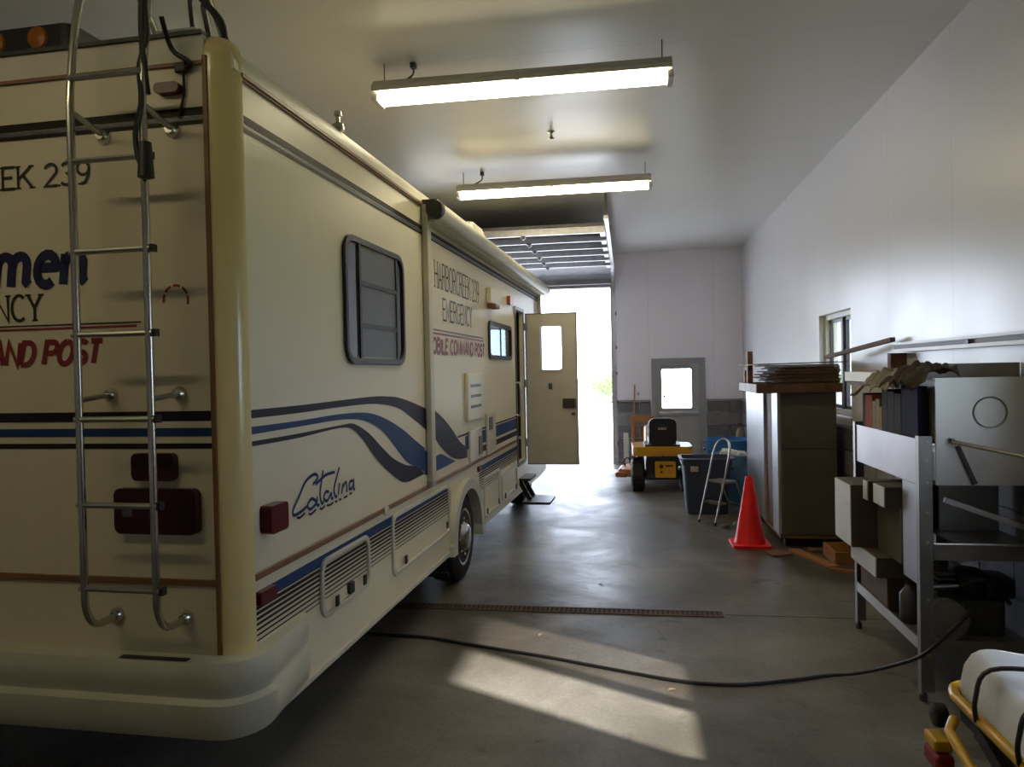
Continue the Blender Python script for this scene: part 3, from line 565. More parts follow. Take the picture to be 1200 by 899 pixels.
# --- awning
aw = rb(MB().lathe([(.03, 0), (.068, .002), (.068, 5.60), (.03, 5.602)], 18, Matrix.Translation((.115, 2.42, 3.005)) @ Matrix.Rotation(-PI / 2, 4, 'X')), 'awning', 'awning_white', smooth=True)
rb(MB().lathe([(.02, 0), (.062, .0), (.07, .03), (.07, .06), (.03, .061)], 16, Matrix.Translation((.115, 2.358, 3.005)) @ Matrix.Rotation(-PI / 2, 4, 'X')), 'roller_cap', 'rv_frame', aw, smooth=True)
rb(MB().box((.03, 2.44, 2.925), (.10, 8.0, 2.945)), 'valance', 'awning_white', aw)
rb(MB().box((.002, 2.40, 3.02), (.04, 8.0, 3.05)), 'awning_rail', 'awning_white', aw)
for s, z0 in ((2.455, 1.03), (7.93, 1.03)):
    ar = rb(MB().box((.004, s - .045, z0), (.05, s + .045, 3.03)), 'support_arm', 'awning_white', aw, bevel=.008)
    rb(MB().box((.002, s - .05, 3.03), (.13, s + .04, 3.085)).box((.05, s - .03, 3.0), (.13, s - .062, 3.04)), 'arm_bracket', 'rv_frame', aw)
    rb(MB().box((.002, s - .05, .99), (.045, s + .05, 1.03)), 'foot_bracket', 'aluminium', aw)
# --- entry door standing open, hinged at its forward edge
dr = rb(MB().slab(rect(.03, .62, .69, 2.565), [rrect(.215, 1.835, .50, 2.40, .03)], fR, 6.66, 6.70), 'entry_door', 'door_inner', bevel=.006)
rb(MB().slab(rect(.028, .618, .692, 2.567), [rect(.04, .63, .68, 2.555)], fR, 6.655, 6.705), 'edge_frame', 'blind', dr)
rb(MB().slab(rrect(.195, 1.815, .52, 2.42, .03), [rrect(.22, 1.84, .495, 2.395, .03)], fR, 6.65, 6.71), 'window_frame', 'door_inner', dr)
rb(MB().slab(rrect(.216, 1.836, .499, 2.399, .03), [], fR, 6.678, 6.684), 'pane', 'clear_glass', dr)
rb(MB().slab(rrect(.50, 1.345, .665, 1.465, .012), [], fR, 6.635, 6.66), 'lock_plate', 'interior_dark', dr, bevel=.004)
rb(MB().box((.61, 6.62, 1.255), (.655, 6.66, 1.285)), 'door_handle', 'bronze', dr, bevel=.004)
rb(MB().slab(rrect(.32, 1.59, .365, 1.665, .01), [], fR, 6.648, 6.66), 'switch_plate', 'blind', dr)
for z in (.85, 1.62, 2.35): rb(MB().box((.0, 6.645, z), (.06, 6.715, z + .10)), 'hinge', 'galvanised', dr)
rb(MB().tube(smoothpts([(.005, 6.02, 1.30), (.06, 6.02, 1.32), (.06, 6.02, 1.66), (.005, 6.02, 1.68)], 4), .012, 8), 'grab_handle', 'galvanised', smooth=True)
rb(MB().slab(rect(6.06, .66, 6.68, 2.62), [rect(6.10, .70, 6.64, 2.58)], fS, .0005, .012), 'door_jamb', 'blind')
# --- folding entry step
st = rb(MB().slab(rrect(.05, 6.00, .40, 6.52, .04), [], fZ, .215, .245), 'entry_step', 'black_plastic')
rb(MB().slab(rrect(-.12, 6.16, .14, 6.64, .03), [], fZ, .475, .505), 'upper_tread', 'black_plastic', st)
for yy in (6.2, 6.48): rb(MB().bar((.0, yy, .47), (.13, yy - .03, .245), .03, .05), 'linkage', 'chassis', st)
rb(MB().box((-.20, 6.12, .42), (-.05, 6.66, .475)), 'step_frame', 'galvanised', st)
# --- ladder on the rear
LY = -.28; LXs = (-.545, -.232)
lad = rb(MB().tube([(LXs[0], LY, 2.983), (LXs[1], LY, 2.983)], .013, 8), 'ladder', 'aluminium', smooth=True)
for z in (2.665, 2.316, 1.997, 1.67, 1.338, 1.013):
    rb(MB().tube([(LXs[0] - .02, LY, z), (LXs[1] + .03, LY, z)], .012, 8), 'rung', 'aluminium', lad, smooth=True)
    rb(MB().box((LXs[1] + .02, LY - .014, z - .014), (LXs[1] + .035, LY + .014, z + .014)), 'rung_end', 'black_plastic', lad)
for x in LXs:
    pts = smoothpts([(x, -.101, .855), (x, -.16, .85), (x, -.235, .862), (x, -.275, .93), (x, LY, 1.02)], 5) + [(x, LY, 2.2), (x, LY, 2.88)] + smoothpts([(x, -.276, 2.95), (x, -.245, 3.18), (x, -.205, 3.34), (x, -.12, 3.48), (x, .02, 3.54), (x, .16, 3.48), (x, .28, 3.34), (x, .31, 3.19)], 4)
    rb(MB().tube(pts, .0145, 10), 'rail', 'chrome', lad, smooth=True)
    for z, zr in ((2.815, 2.86), (1.76, 1.745)):
        rb(MB().tube([(x, -.101, z), (x, LY, zr)], .011, 8), 'standoff', 'aluminium', lad, smooth=True)
        rb(MB().lathe([(.030, 0), (.030, .012), (.018, .03)], 14, Matrix.Translation((x, -.101, z)) @ Matrix.Rotation(PI / 2, 4, 'X')), 'mount_foot', 'chrome', lad, smooth=True)
    rb(MB().lathe([(.030, 0), (.030, .012), (.018, .03)], 14, Matrix.Translation((x, -.101, .855)) @ Matrix.Rotation(PI / 2, 4, 'X')), 'mount_foot', 'chrome', lad, smooth=True)
# --- tail and marker lamps
for mx in (0, 1):
    q = (lambda a, b: (a, b)) if not mx else (lambda a, b: (RW - b, RW - a))
    a, b = q(-.445, -.25); rb(MB().slab(rrect(a, 1.41, b, 1.522, .025), [], fR, RB, RB - .03), 'reverse_lamp', 'dark_red_lens', bevel=.01)
    a, b = q(-.525, -.152); t_ = rb(MB().slab(rrect(a, 1.195, b, 1.38, .03), [], fR, RB, RB - .035), 'tail_lamp', 'dark_red_lens', bevel=.012)
    rb(MB().slab(rrect(a + .04, 1.265, a + .085, 1.30, .005), [], fR, RB - .0352, RB - .037), 'lamp_badge', 'blind', t_)
    a, b = q(-.292, -.182); rb(MB().slab(rrect(a, 2.955, b, 2.998, .02), [], fR, RB, RB - .035), 'marker_lamp', 'red_lens', bevel=.01)
for x in (-1.10, -1.22, -1.34): rb(MB().slab(rrect(x - .055, 2.945, x + .055, 2.988, .02), [], fR, RB, RB - .035), 'marker_lamp', 'red_lens', bevel=.01)
# horseshoe sticker
hs = MB()
for a0 in range(-20, 200, 44): hs.ribbon(arc(-.24, 2.138, .055, .058, a0, a0 + 34, 4), .010, lambda u, v: Vector((u, RB - e, v)))
rb(hs, 'horseshoe_decal', 'red_print')
# --- roof: light bar, air conditioner, antenna mount, cables
lb = rb(MB().slab(rrect(-2.1, .30, -1.04, .62, .05), [], fZ, 3.40, 3.52), 'roof_light_bar', 'black_plastic', bevel=.03)
for i in range(4): rb(MB().lathe([(.055, -.004), (.05, .012), (.02, .02)], 14, Matrix.Translation((-1.92 + i * .235, .30, 3.46)) @ Matrix.Rotation(PI / 2, 4, 'X')), 'amber_lamp', 'amber_lens', lb)
rb(MB().box((-1.9, .40, 3.18), (-1.85, .52, 3.40)).box((-1.25, .40, 3.18), (-1.2, .52, 3.40)), 'bar_foot', 'black_plastic', lb)
rb(MB().slab([(4.75, 3.18), (5.75, 3.18), (5.70, 3.36), (5.45, 3.44), (4.95, 3.44), (4.80, 3.34)], [], fS, -.85, -.22), 'air_conditioner', 'roof_white', bevel=.05, seg=3)
rb(MB().slab([(3.0, 3.18), (3.4, 3.18), (3.36, 3.26), (3.04, 3.26)], [], fS, -1.5, -1.1), 'roof_vent', 'roof_white', bevel=.02)
rb(MB().lathe([(.035, 0), (.03, .03), (.012, .04), (.012, .07), (.022, .075), (.018, .10), (.004, .105)], 14, Matrix.Translation((-.03, 1.05, 3.165))), 'antenna_mount', 'chrome', smooth=True)
cb = rb(MB().tube(smoothpts([(-.215, -.262, 3.50), (-.235, -.25, 3.30), (-.222, -.262, 3.12), (-.245, -.275, 3.0), (-.222, -.30, 2.86), (-.25, -.30, 2.75), (-.235, -.305, 2.64), (-.20, -.30, 2.60)], 6), .010, 8), 'power_cable', 'black_plastic', smooth=True)
rb(MB().tube(smoothpts([(-.225, -.255, 3.40), (-.24, -.26, 3.2), (-.228, -.27, 3.0), (-.222, -.265, 2.9)], 6), .013, 8), 'cable_run', 'black_plastic', cb, smooth=True)
rb(MB().lathe([(.012, .135), (.022, .13), (.030, .0), (.014, -.006)], 12, Matrix.Translation((-.207, -.305, 2.575))), 'plug', 'black_plastic', cb, smooth=True)
rb(MB().tube(smoothpts([(-.20, -.20, 3.22), (-.20, -.14, 3.12), (-.13, -.13, 3.065), (-.10 - .06, -.115, 3.05)], 6), .010, 8), 'cable_loop', 'black_plastic', cb, smooth=True)
rb(MB().tube(smoothpts([(-.17, -.115, 3.05), (-.175, -.11, 2.95), (-.20, -.11, 2.86)], 6), .005, 6), 'thin_wire', 'black_plastic', cb, smooth=True)
rb(MB().box((-.205, -.125, 3.035), (-.155, -.102, 3.075)), 'connector', 'black_plastic', cb, bevel=.006)
rb(MB().tube(smoothpts([(-.45, .6, 3.20), (-.35, .35, 3.42), (-.22, .12, 3.42), (-.10, .05, 3.30), (-.08, .04, 3.19)], 6), .014, 8), 'hose', 'black_plastic', cb, smooth=True)
rb(MB().tube(smoothpts([(-.55, .6, 3.20), (-.40, .30, 3.46), (-.26, .10, 3.46), (-.13, .06, 3.33), (-.09, .10, 3.19)], 6), .012, 8), 'hose', 'black_plastic', cb, smooth=True)
rb(MB().tube([(-.30, RB + .01, 3.212), (-.12, RB + .01, 3.212)], .010, 8), 'roof_tube', 'galvanised')

# --- lettering: stroke alphabet
def G():
    g = {}
    A = arc
    g['H'] = (.74, [[(0, 0), (0, 1)], [(.66, 0), (.66, 1)], [(0, .52), (.66, .52)]])
    g['A'] = (.74, [[(0, 0), (.34, 1), (.68, 0)], [(.12, .34), (.56, .34)]])
    g['R'] = (.72, [[(0, 0), (0, 1), (.34, 1)] + A(.36, .76, .26, .24, 90, -90) + [(0, .52)], [(.30, .52), (.66, 0)]])
    g['B'] = (.70, [[(0, 0), (0, 1), (.34, 1)] + A(.36, .77, .24, .23, 90, -90) + [(0, .54)], [(.34, .54)] + A(.36, .27, .28, .27, 90, -90) + [(0, 0)]])
    g['O'] = (.80, [A(.37, .5, .37, .5, 90, 450, 20)])
    g['C'] = (.74, [A(.38, .5, .38, .5, 50, 310, 16)])
    g['G'] = (.78, [A(.38, .5, .38, .5, 50, 330, 16) + [(.70, .45), (.42, .45)]])
    g['E'] = (.64, [[(.56, 1), (0, 1), (0, 0), (.58, 0)], [(0, .52), (.46, .52)]])
    g['K'] = (.72, [[(0, 0), (0, 1)], [(.62, 1), (.02, .42)], [(.22, .60), (.66, 0)]])
    g['M'] = (.90, [[(0, 0), (.06, 1), (.41, .12), (.76, 1), (.82, 0)]])
    g['N'] = (.76, [[(0, 0), (0, 1), (.66, 0), (.66, 1)]])
    g['Y'] = (.72, [[(0, 1), (.33, .48), (.66, 1)], [(.33, .48), (.33, 0)]])
    g['I'] = (.24, [[(.08, 0), (.08, 1)]])
    g['L'] = (.62, [[(0, 1), (0, 0), (.54, 0)]])
    g['D'] = (.76, [[(0, 0), (0, 1), (.28, 1)] + A(.28, .5, .38, .5, 90, -90, 12) + [(0, 0)]])
    g['P'] = (.68, [[(0, 0), (0, 1), (.34, 1)] + A(.36, .75, .25, .25, 90, -90) + [(0, .5)]])
    g['S'] = (.66, [A(.30, .75, .28, .25, 30, 250, 10) + A(.30, .26, .29, .26, 85, -150, 12)])
    g['T'] = (.68, [[(0, 1), (.62, 1)], [(.31, 1), (.31, 0)]])
    g['2'] = (.64, [A(.28, .72, .27, .28, 165, -30, 10) + [(.0, 0), (.58, 0)]])
    g['3'] = (.64, [A(.27, .75, .25, .25, 150, -80, 10) + A(.27, .26, .29, .26, 85, -150, 12)])
    g['9'] = (.64, [A(.29, .70, .27, .30, 0, 360, 16), [(.56, .70), (.52, .35), (.36, .05), (.18, 0)]])
    # rounded lower case for the maker's name
    g['o'] = (.60, [A(.27, .32, .26, .31, 90, 450, 16)]); g['a'] = (.64, [A(.26, .32, .25, .31, 40, 330, 14), [(.52, .62), (.50, .12), (.58, .02)]])
    g['c'] = (.54, [A(.27, .32, .26, .31, 50, 310, 12)]); g['h'] = (.66, [[(.04, 1), (.04, .0)], [(.04, .40)] + A(.29, .40, .23, .22, 160, 0, 8) + [(.52, .10), (.60, .02)]])
    g['m'] = (.98, [[(.04, .62), (.04, 0)], [(.04, .40)] + A(.24, .42, .19, .2, 150, 0, 8) + [(.43, 0)], [(.43, .40)] + A(.63, .42, .19, .2, 150, 0, 8) + [(.82, .10), (.90, .02)]])
    g['e'] = (.58, [[(.06, .36), (.50, .36)] + A(.27, .32, .25, .31, 10, 310, 14)]); g['n'] = (.68, [[(.04, .62), (.04, 0)], [(.04, .40)] + A(.28, .41, .23, .21, 150, 0, 8) + [(.51, .10), (.60, .02)]])
    g[' '] = (.34, [])
    return g
GL = G()
def lettering(text, u0, u1, v0, v1, w, fmap, m, name, slant=0.0, serif=0.0, anchor=None):
    gap = .10; tot = sum(GL[c][0] + gap for c in text) - gap; sx = (u1 - u0) / tot; sy = v1 - v0; x = 0; mb = MB()
    for c in text:
        aw_, lines = GL[c]
        for ln in lines:
            pts = [(u0 + (x + px) * sx + slant * py * sy, v0 + py * sy) for px, py in ln]; mb.ribbon(pts, w, fmap)
            if serif:
                for px, py in (ln[0], ln[-1]):
                    if py in (0, 1): cx = u0 + (x + px) * sx; cy = v0 + py * sy; mb.ribbon([(cx - serif, cy), (cx + serif, cy)], w * .55, fmap)
        x += aw_ + gap
    return rb(mb, name, m)
fs_ = lambda u, v: Vector((e, u, v)); fr_ = lambda u, v: Vector((u, RB - e, v))
lettering('HARBORCREEK 239', 2.72, 4.20, 2.49, 2.69, .015, fs_, 'letter_black', 'lettering', serif=.022)
lettering('EMERGENCY', 2.93, 3.90, 2.245, 2.415, .015, fs_, 'letter_black', 'lettering', serif=.022)
lettering('MOBILE COMMAND POST', 2.50, 4.38, 1.98, 2.09, .030, fs_, 'red_print', 'lettering', slant=.15)
side_strip('rule_line', 'letter_black', 2.152, 2.162, 2.52, 4.35); side_strip('rule_line', 'red_print', 2.122, 2.136, 2.52, 4.35)
lettering('HARBORCREEK 239', -1.80, -.612, 2.632, 2.722, .013, fr_, 'letter_black', 'lettering', serif=.014)
lettering('oachmen', -1.62, -.64, 2.222, 2.425, .042, fr_, 'letter_blue', 'lettering', slant=.12)
lettering('C', -1.82, -1.66, 2.215, 2.44, .045, fr_, 'letter_blue', 'lettering', slant=.12)
lettering('EMERGENCY', -1.56, -.862, 2.078, 2.184, .014, fr_, 'letter_black', 'lettering', serif=.014)
lettering('MOBILE COMMAND POST', -1.87, -.595, 1.892, 1.984, .024, fr_, 'red_print', 'lettering', slant=.22)
rear_strip('rule_line', 'letter_black', 2.052, 2.058, -2.0, -.40); rear_strip('rule_line', 'red_print', 2.036, 2.045, -2.0, -.42)
CAT = [[(0.571, 1.292), (0.628, 1.317), (0.592, 1.339), (0.5, 1.319), (0.427, 1.258), (0.366, 1.205), (0.373, 1.18), (0.44, 1.183), (0.52, 1.201)],
 [(0.612, 1.200), (0.557, 1.225), (0.512, 1.202), (0.537, 1.177), (0.603, 1.194), (0.613, 1.219), (0.611, 1.186), (.64, 1.18)], [(0.690, 1.345), (0.648, 1.238), (0.665, 1.184), (.69, 1.19)], [(0.600, 1.287), (0.716, 1.317), (0.828, 1.318)],
 [(0.751, 1.226), (0.711, 1.232), (0.69, 1.204), (0.728, 1.185), (0.775, 1.215), (0.779, 1.19), (.80, 1.185)], [(0.885, 1.335), (0.815, 1.238), (0.825, 1.191), (.85, 1.19)], [(0.882, 1.253), (0.864, 1.193)],
 [(0.925, 1.242), (0.907, 1.19)], [(0.915, 1.219), (0.966, 1.245), (0.974, 1.188)], [(1.058, 1.24), (1.015, 1.236), (1.009, 1.201), (1.05, 1.203), (1.07, 1.238), (1.067, 1.192), (1.085, 1.19)]]
ct = MB(); sh_ = MB()
for ln in CAT:
    p = [tuple(q) for q in smoothpts(ln, 5)]; ct.ribbon(p, .016, fs_); 
for ln in ([(0.40, 1.165), (0.43, 1.158), (.48, 1.17)], [(0.52, 1.160), (0.545, 1.152), (.60, 1.165)], [(0.64, 1.163), (.665, 1.155), (.70, 1.165)], [(0.72, 1.163), (.76, 1.158), (.80, 1.165)], [(0.82, 1.163), (.85, 1.162)], [(0.87, 1.165), (.90, 1.164)], [(.93, 1.165), (.98, 1.167)], [(1.01, 1.172), (1.04, 1.174)]): sh_.ribbon([tuple(q) for q in smoothpts(ln, 4)], .012, fs_)
rb(ct, 'model_script', 'blue'); rb(sh_, 'script_shadow', 'navy')

# ================================================================== SMALL THINGS ALONG THE RIGHT WALL AND IN FRONT OF THE END WALL
# --- traffic cone
cn = thing('traffic_cone', 'bright red rubber traffic cone standing before the tall cabinet', 'cone', (1.215, 7.82, 0))
MB().lathe([(.155, .028), (.15, .04), (.035, .70), (.028, .705), (.022, .69), (.14, .03)], 28, Matrix.Translation((1.215, 7.82, 0))).build('cone_body', 'cone_red', cn, smooth=True)
MB().slab(rrect(1.215 - .19, 7.82 - .19, 1.215 + .19, 7.82 + .19, .05), [arc(1.215, 7.82, .138, .138, 0, 345, 23)], fZ, .001, .03).build('base', 'cone_red', cn, bevel=.006)

# --- tall steel cabinet
CX0, CX1, CY0, CY1 = 1.495, 2.045, 7.72, 9.62
cabt = thing('steel_cabinet', 'tall brownish stainless steel cabinet under stacked dark boards', 'cabinet', (1.77, 8.6, 0))
MB().box((CX0 + .02, CY0, .13), (CX1, CY1, 1.555)).build('body', 'cabinet_side', cabt, bevel=.008)
for z0, z1 in ((.135, .985), (.995, 1.55)): MB().box((CX0 + .025, CY0 - .012, z0), (CX1 - .004, CY0 - .0005, z1)).build('side_panel', 'cabinet_side', cabt, bevel=.005)
MB().box((CX0 - .012, CY0 + .01, .13), (CX0 + .019, CY0 + .30, 1.555)).build('front_post', 'cabinet_front', cabt, bevel=.005)
MB().box((CX0 + .012, CY0 + .31, .14), (CX0 + .019, CY0 + .72, 1.54)).build('gap_shade_strip', 'wood_dark', cabt)  # dark strip standing in for the shade of an open slot
MB().box((CX0 - .02, CY0 + .73, .13), (CX0 + .019, CY1 - .005, 1.555)).build('door', 'cabinet_front', cabt, bevel=.006)
MB().box((CX0 + .0, CY0, .095), (CX1, CY1, .129)).build('plinth', 'wood_brown', cabt)
for x in (CX0 + .08, CX1 - .08):
    for y in (CY0 + .12, CY1 - .12):
        c = MB().lathe([(.045, -.018), (.045, .018)], 14, Matrix.Translation((x, y, .0455)) @ Matrix.Rotation(PI / 2, 4, 'Y')).build('caster', 'rubber', cabt)
# --- boards on top
_before = set(o.name for o in col.objects)
sl = thing('wood_slab', 'thick dark wooden slab lying across the top of the tall cabinet', 'slab', (1.75, 8.4, 1.556))
MB().box((1.325, 7.87, 1.557), (2.125, 8.98, 1.648)).build('board', 'wood_dark', sl, bevel=.004)
MB().box((1.318, 7.87, 1.559), (1.3245, 8.98, 1.646)).build('lit_end_face', 'wood_lit_end', sl)  # daylight on the slab's end, put into a pale strip
zb = 1.649
for i in range(12):
    x0 = [1.58, 1.50, 1.535, 1.44, 1.52, 1.46, 1.55, 1.50, 1.60, 1.54, 1.57, 1.47][i] + .0; t = .0155; sk = random.uniform(-.04, .04)
    o = MB().obox(((x0 + 2.12) / 2, 8.40 + random.uniform(-.03, .03), zb + t / 2), (2.12 - x0, .92, t - .001), (0, 0, sk * .5)).build('cardboard_sheet', 'cardboard')
    tag(o, ['flattened brown cardboard sheet in the stack on the tall cabinet', 'flattened brown cardboard sheet, topmost of the stack on the tall cabinet'][i == 11], 'cardboard', 'cardboard sheets stacked on the tall cabinet'); zb += t
tag(MB().obox((1.75, 8.38, zb + .012), (.86, .90, .012), (0, -.012, .05)).build('thin_board', 'wood_dark'), 'thin dark board lying loosely over the cardboard stack', 'board')
tag(MB().box((1.345, 8.55, 1.649), (1.40, 8.63, 1.985)).build('wood_post', 'wood_brown', bevel=.004), 'short upright wooden block on the end of the dark slab', 'wood block')
tag(MB().box((1.335, 8.70, 1.649), (1.375, 8.76, 1.78)).build('wood_block', 'wood_orange', bevel=.004), 'small pale wooden block beside the upright wooden block', 'wood block')
for o in list(col.objects):
    if o.name not in _before and o.parent is None: o.location.x -= .06; o.location.y -= .30
tag(MB().bar((1.95, 7.70, 1.90), (2.10, 6.30, 2.015), .04, .035).build('lumber_stick', 'wood_dark'), 'long dark wooden stick resting from the board stack to the wall rail', 'stick')

# --- rail on the right wall
wrl = thing('wall_rail', 'long white steel rail fixed along the side wall above the rack', 'rail', (2.12, 4.4, 1.9))
MB().box((2.09, 3.70, 1.912), (XR - .001, 6.28, 1.935)).build('lower_flange', 'rail_white', wrl)
MB().box((2.10, 3.70, 1.936), (2.125, 6.28, 1.965)).build('web', 'rail_dark', wrl)
MB().box((2.09, 3.70, 1.966), (XR - .001, 6.28, 1.985)).build('top_flange', 'rail_white', wrl)
MB().box((2.05, 6.20, 1.76), (XR - .001, 6.275, 1.904)).build('end_bracket', 'wood_dark', wrl)
MB().lathe([(.014, 0), (.014, .02)], 10, Matrix.Translation((2.099, 4.95, 1.95)) @ Matrix.Rotation(-PI / 2, 4, 'Y')).build('bolt', 'bronze', wrl)

# --- stainless rack
RX0, RX1, RY0, RY1 = 1.535, 2.125, 4.24, 5.40
rk = thing('steel_rack', 'stainless steel shelving rack standing against the side wall', 'rack', (1.83, 4.82, 0))
for i, (x, y) in enumerate(((RX0, RY0), (RX0, RY1), (RX1, RY0), (RX1, RY1))):
    sx = 1 if x == RX0 else -1; sy = 1 if y == RY0 else -1; h = 1.43
    p = MB().box((x, y, .05), (x + sx * .068, y + sy * .006, h)).box((x, y + sy * .006, .05), (x + sx * .006, y + sy * .045, h)).build('post', 'stainless_dull', rk)
    MB().lathe([(.018, 0), (.022, .01), (.022, .035), (.012, .049)], 12, Matrix.Translation((x + sx * .015, y + sy * .015, .001))).build('foot', 'bronze', p)
    if i == 0:
        for z in (.25, .55, .86, 1.02, 1.18, 1.30, 1.40): MB().lathe([(.009, 0), (.006, .004)], 8, Matrix.Translation((x + .04, y, z)) @ Matrix.Rotation(PI / 2, 4, 'X')).build('rivet', 'stainless', p)
s1 = MB().box((RX0 + .008, RY0 + .01, .295), (RX1 - .008, RY1 - .01, .305)).build('shelf', 'stainless_dull', rk)
MB().box((RX0 + .0, RY0 + .047, .27), (RX0 + .0075, RY1 - .047, .335)).build('front_lip', 'stainless', s1)
MB().box((RX0 + .07, RY0 + .001, .27), (RX1 - .07, RY0 + .0095, .335)).build('side_lip', 'stainless_dull', s1)
s2 = MB().box((RX0 + .20, RY0 + .01, .835), (RX1 - .008, RY1 - .01, .845)).build('shelf', 'stainless_dull', rk)
MB().box((RX0 + .07, RY0 + .001, .765), (RX1 - .07, RY0 + .0095, .845)).build('side_lip', 'stainless_dull', s2)
MB().tube([(RX0 + .07, RY0 - .003, .853), (RX1 - .07, RY0 - .003, .853)], .007, 8).build('rolled_edge', 'stainless', s2)
s3 = MB().box((RX0 + .012, RY0 + .05, 1.385), (RX1 - .008, RY1 - .01, 1.395)).build('shelf', 'stainless_dull', rk)
MB().box((RX0 + .007, RY0 + .047, 1.165), (RX0 + .0115, RY1 - .047, 1.412)).build('side_sheet', 'sheet_steel', rk)
MB().box((RX0 + .007, RY0 + .047, .62), (RX0 + .0115, RY0 + .26, 1.163)).build('lower_sheet', 'sheet_steel', rk)

# --- sink body on the rack's near end
sk = thing('steel_sink', 'large stainless steel sink turned on its side on top of the rack', 'sink', (1.85, 4.5, 1.17))
MB().box((1.615, RY0 - .02, 1.17), (2.13, RY0 - .008, 1.74)).build('front_panel', 'sink_steel', sk)
MB().box((1.615, RY0 - .008, 1.732), (2.13, RY0 + .012, 1.74)).build('rim', 'sink_steel', sk)
MB().box((1.615, RY0 - .007, 1.42), (1.622, RY0 + .28, 1.731)).build('end_panel', 'stainless_dull', sk)
MB().box((1.64, RY0 + .27, 1.42), (2.165, RY0 + .282, 1.815)).build('back_panel', 'stainless_dull', sk)
MB().box((1.623, RY0 + .05, 1.397), (2.13, RY0 + .26, 1.41)).build('inner_floor', 'stainless_dull', sk)
MB().lathe([(.075, 0), (.085, .004), (.085, .0), (.075, -.002)], 28, Matrix.Translation((1.88, RY0 - .021, 1.555)) @ Matrix.Rotation(PI / 2, 4, 'X'), cap=False).build('drain_ring', 'stainless_dull', sk, smooth=True)
MB().tube([(1.72, RY0 - .022, 1.38), (1.80, RY0 - .03, 1.18)], .013, 8).build('brace', 'bronze', sk, smooth=True)
tag(MB().tube([(1.685, RY0 - .045, 1.405), (1.95, RY0 - .30, 1.345)], .012, 10).build('steel_rod', 'chrome', smooth=True), 'thin steel rod sticking out from the front of the sink', 'rod')
MB().box((1.68, RY0 - .04, 1.395), (1.70, RY0 - .021, 1.42)).build('rod_socket', 'bronze', sk)
tag(MB().bar((1.70, RY0 + .10, .862 + .21), (2.09, RY0 + .08, .93), .035, .03).build('steel_channel', 'rail_white', bevel=.004), 'bright steel channel leaning across the middle shelf of the rack', 'channel')
tag(MB().box((1.78, RY0 + .38, .847), (2.10, RY0 + .41, 1.165)).build('metal_sheet', 'cabinet_front'), 'metal sheet coloured by blue reflected light standing on the middle shelf of the rack', 'sheet metal')  # blue light reflected by the sheet is put into its colour
tag(MB().box((1.75, RY0 + .45, .847), (1.86, RY0 + .62, 1.10)).build('dark_box', 'engine_black', bevel=.006), 'small black box standing on the middle shelf of the rack', 'box')

# --- books on the rack
bx = RX0 + .02
def book(y0, y1, h, m, label, x0=bx, d=.19, lean=0.0):
    t = thing('book', label, 'book', (x0 + d / 2, (y0 + y1) / 2, 1.396), 0, 'books and binders standing on the rack')
    MB().box((x0, y0, 1.396), (x0 + d, y0 + .004, 1.396 + h)).box((x0, y1 - .004, 1.396), (x0 + d, y1, 1.396 + h)).box((x0, y0 + .004, 1.396), (x0 + .005, y1 - .004, 1.396 + h)).build('cover', m, t)
    MB().box((x0 + .006, y0 + .005, 1.402), (x0 + d - .005, y1 - .005, 1.396 + h - .006)).build('pages', 'paper', t)
book(5.20, 5.245, .235, 'book_black', 'thin black book at the end of the row beside the red book')
book(5.055, 5.195, .225, 'book_red', 'thick brick red book standing on the rack')
book(4.985, 5.05, .19, 'book_tan', 'tan book with a worn spine beside the red book')
book(4.915, 4.98, .205, 'book_tan', 'second tan book, next to the thin gold book')
book(4.875, 4.91, .16, 'book_gold', 'thin gold coloured book among the tan and dark books')
book(4.78, 4.87, .27, 'book_dark', 'dark grey binder beside the thin gold book')
book(4.66, 4.775, .26, 'book_dark', 'wide dark grey binder in the middle of the binders')
book(4.55, 4.655, .25, 'book_dark', 'dark grey binder next to the tall navy binder')
book(4.30, 4.54, .30, 'book_blue', 'tall wide navy black binder closing the row of books', d=.05)
tag(MB().box((1.76, 4.95, 1.396), (2.05, 5.25, 1.6665)).build('cardboard_box', 'cardboard_light', bevel=.005), 'yellowish cardboard box standing behind the books on the rack', 'box')
tag(MB().box((1.72, 4.85, 1.691), (1.80, 6.25, 1.765)).build('cream_plank', 'cream_board', bevel=.004), 'cream painted plank lying on top of the books past the rack end', 'plank')
tag(MB().box((1.70, 4.85, 1.667), (1.95, 6.1, 1.69)).build('brown_plank', 'wood_dark', bevel=.003), 'dark brown plank lying under the cream plank', 'plank')
def drape(x0, x1, y0, y1, zf, seed, m, label):
    """crumpled sheet of cloth: height field with folds and ragged edges, given thickness"""
    rnd = random.Random(seed); nx, ny = 16, 34; mb = MB(); vs = []
    ph = [rnd.uniform(0, 6.28) for _ in range(8)]
    for j in range(ny + 1):
        v = j / ny
        for i in range(nx + 1):
            u = i / nx; ex = .02 * math.sin(9 * v + ph[0]) + .012 * math.sin(23 * v + ph[1]); ey = .04 * math.sin(7 * u + ph[2])
            x = x0 + (x1 - x0) * u + ex * (1 - u); y = y0 + (y1 - y0) * v + ey * (1 if v > .5 else -1) * abs(2 * v - 1)
            z = zf(u, v) + .020 * math.sin(11 * v + 5 * u + ph[3]) * math.sin(3 * u + ph[4]) + .014 * math.sin(27 * v - 9 * u + ph[5]) + .008 * math.sin(17 * u + 31 * v + ph[6]) + rnd.uniform(-.003, .003)
            vs.append((x, y, z))
    mb.add(vs, [(j * (nx + 1) + i, j * (nx + 1) + i + 1, (j + 1) * (nx + 1) + i + 1, (j + 1) * (nx + 1) + i) for j in range(ny) for i in range(nx)])
    o = mb.build('rag', m, smooth=True); md = o.modifiers.new('thick', 'SOLIDIFY'); md.thickness = .006
    return tag(o, label, 'cloth')
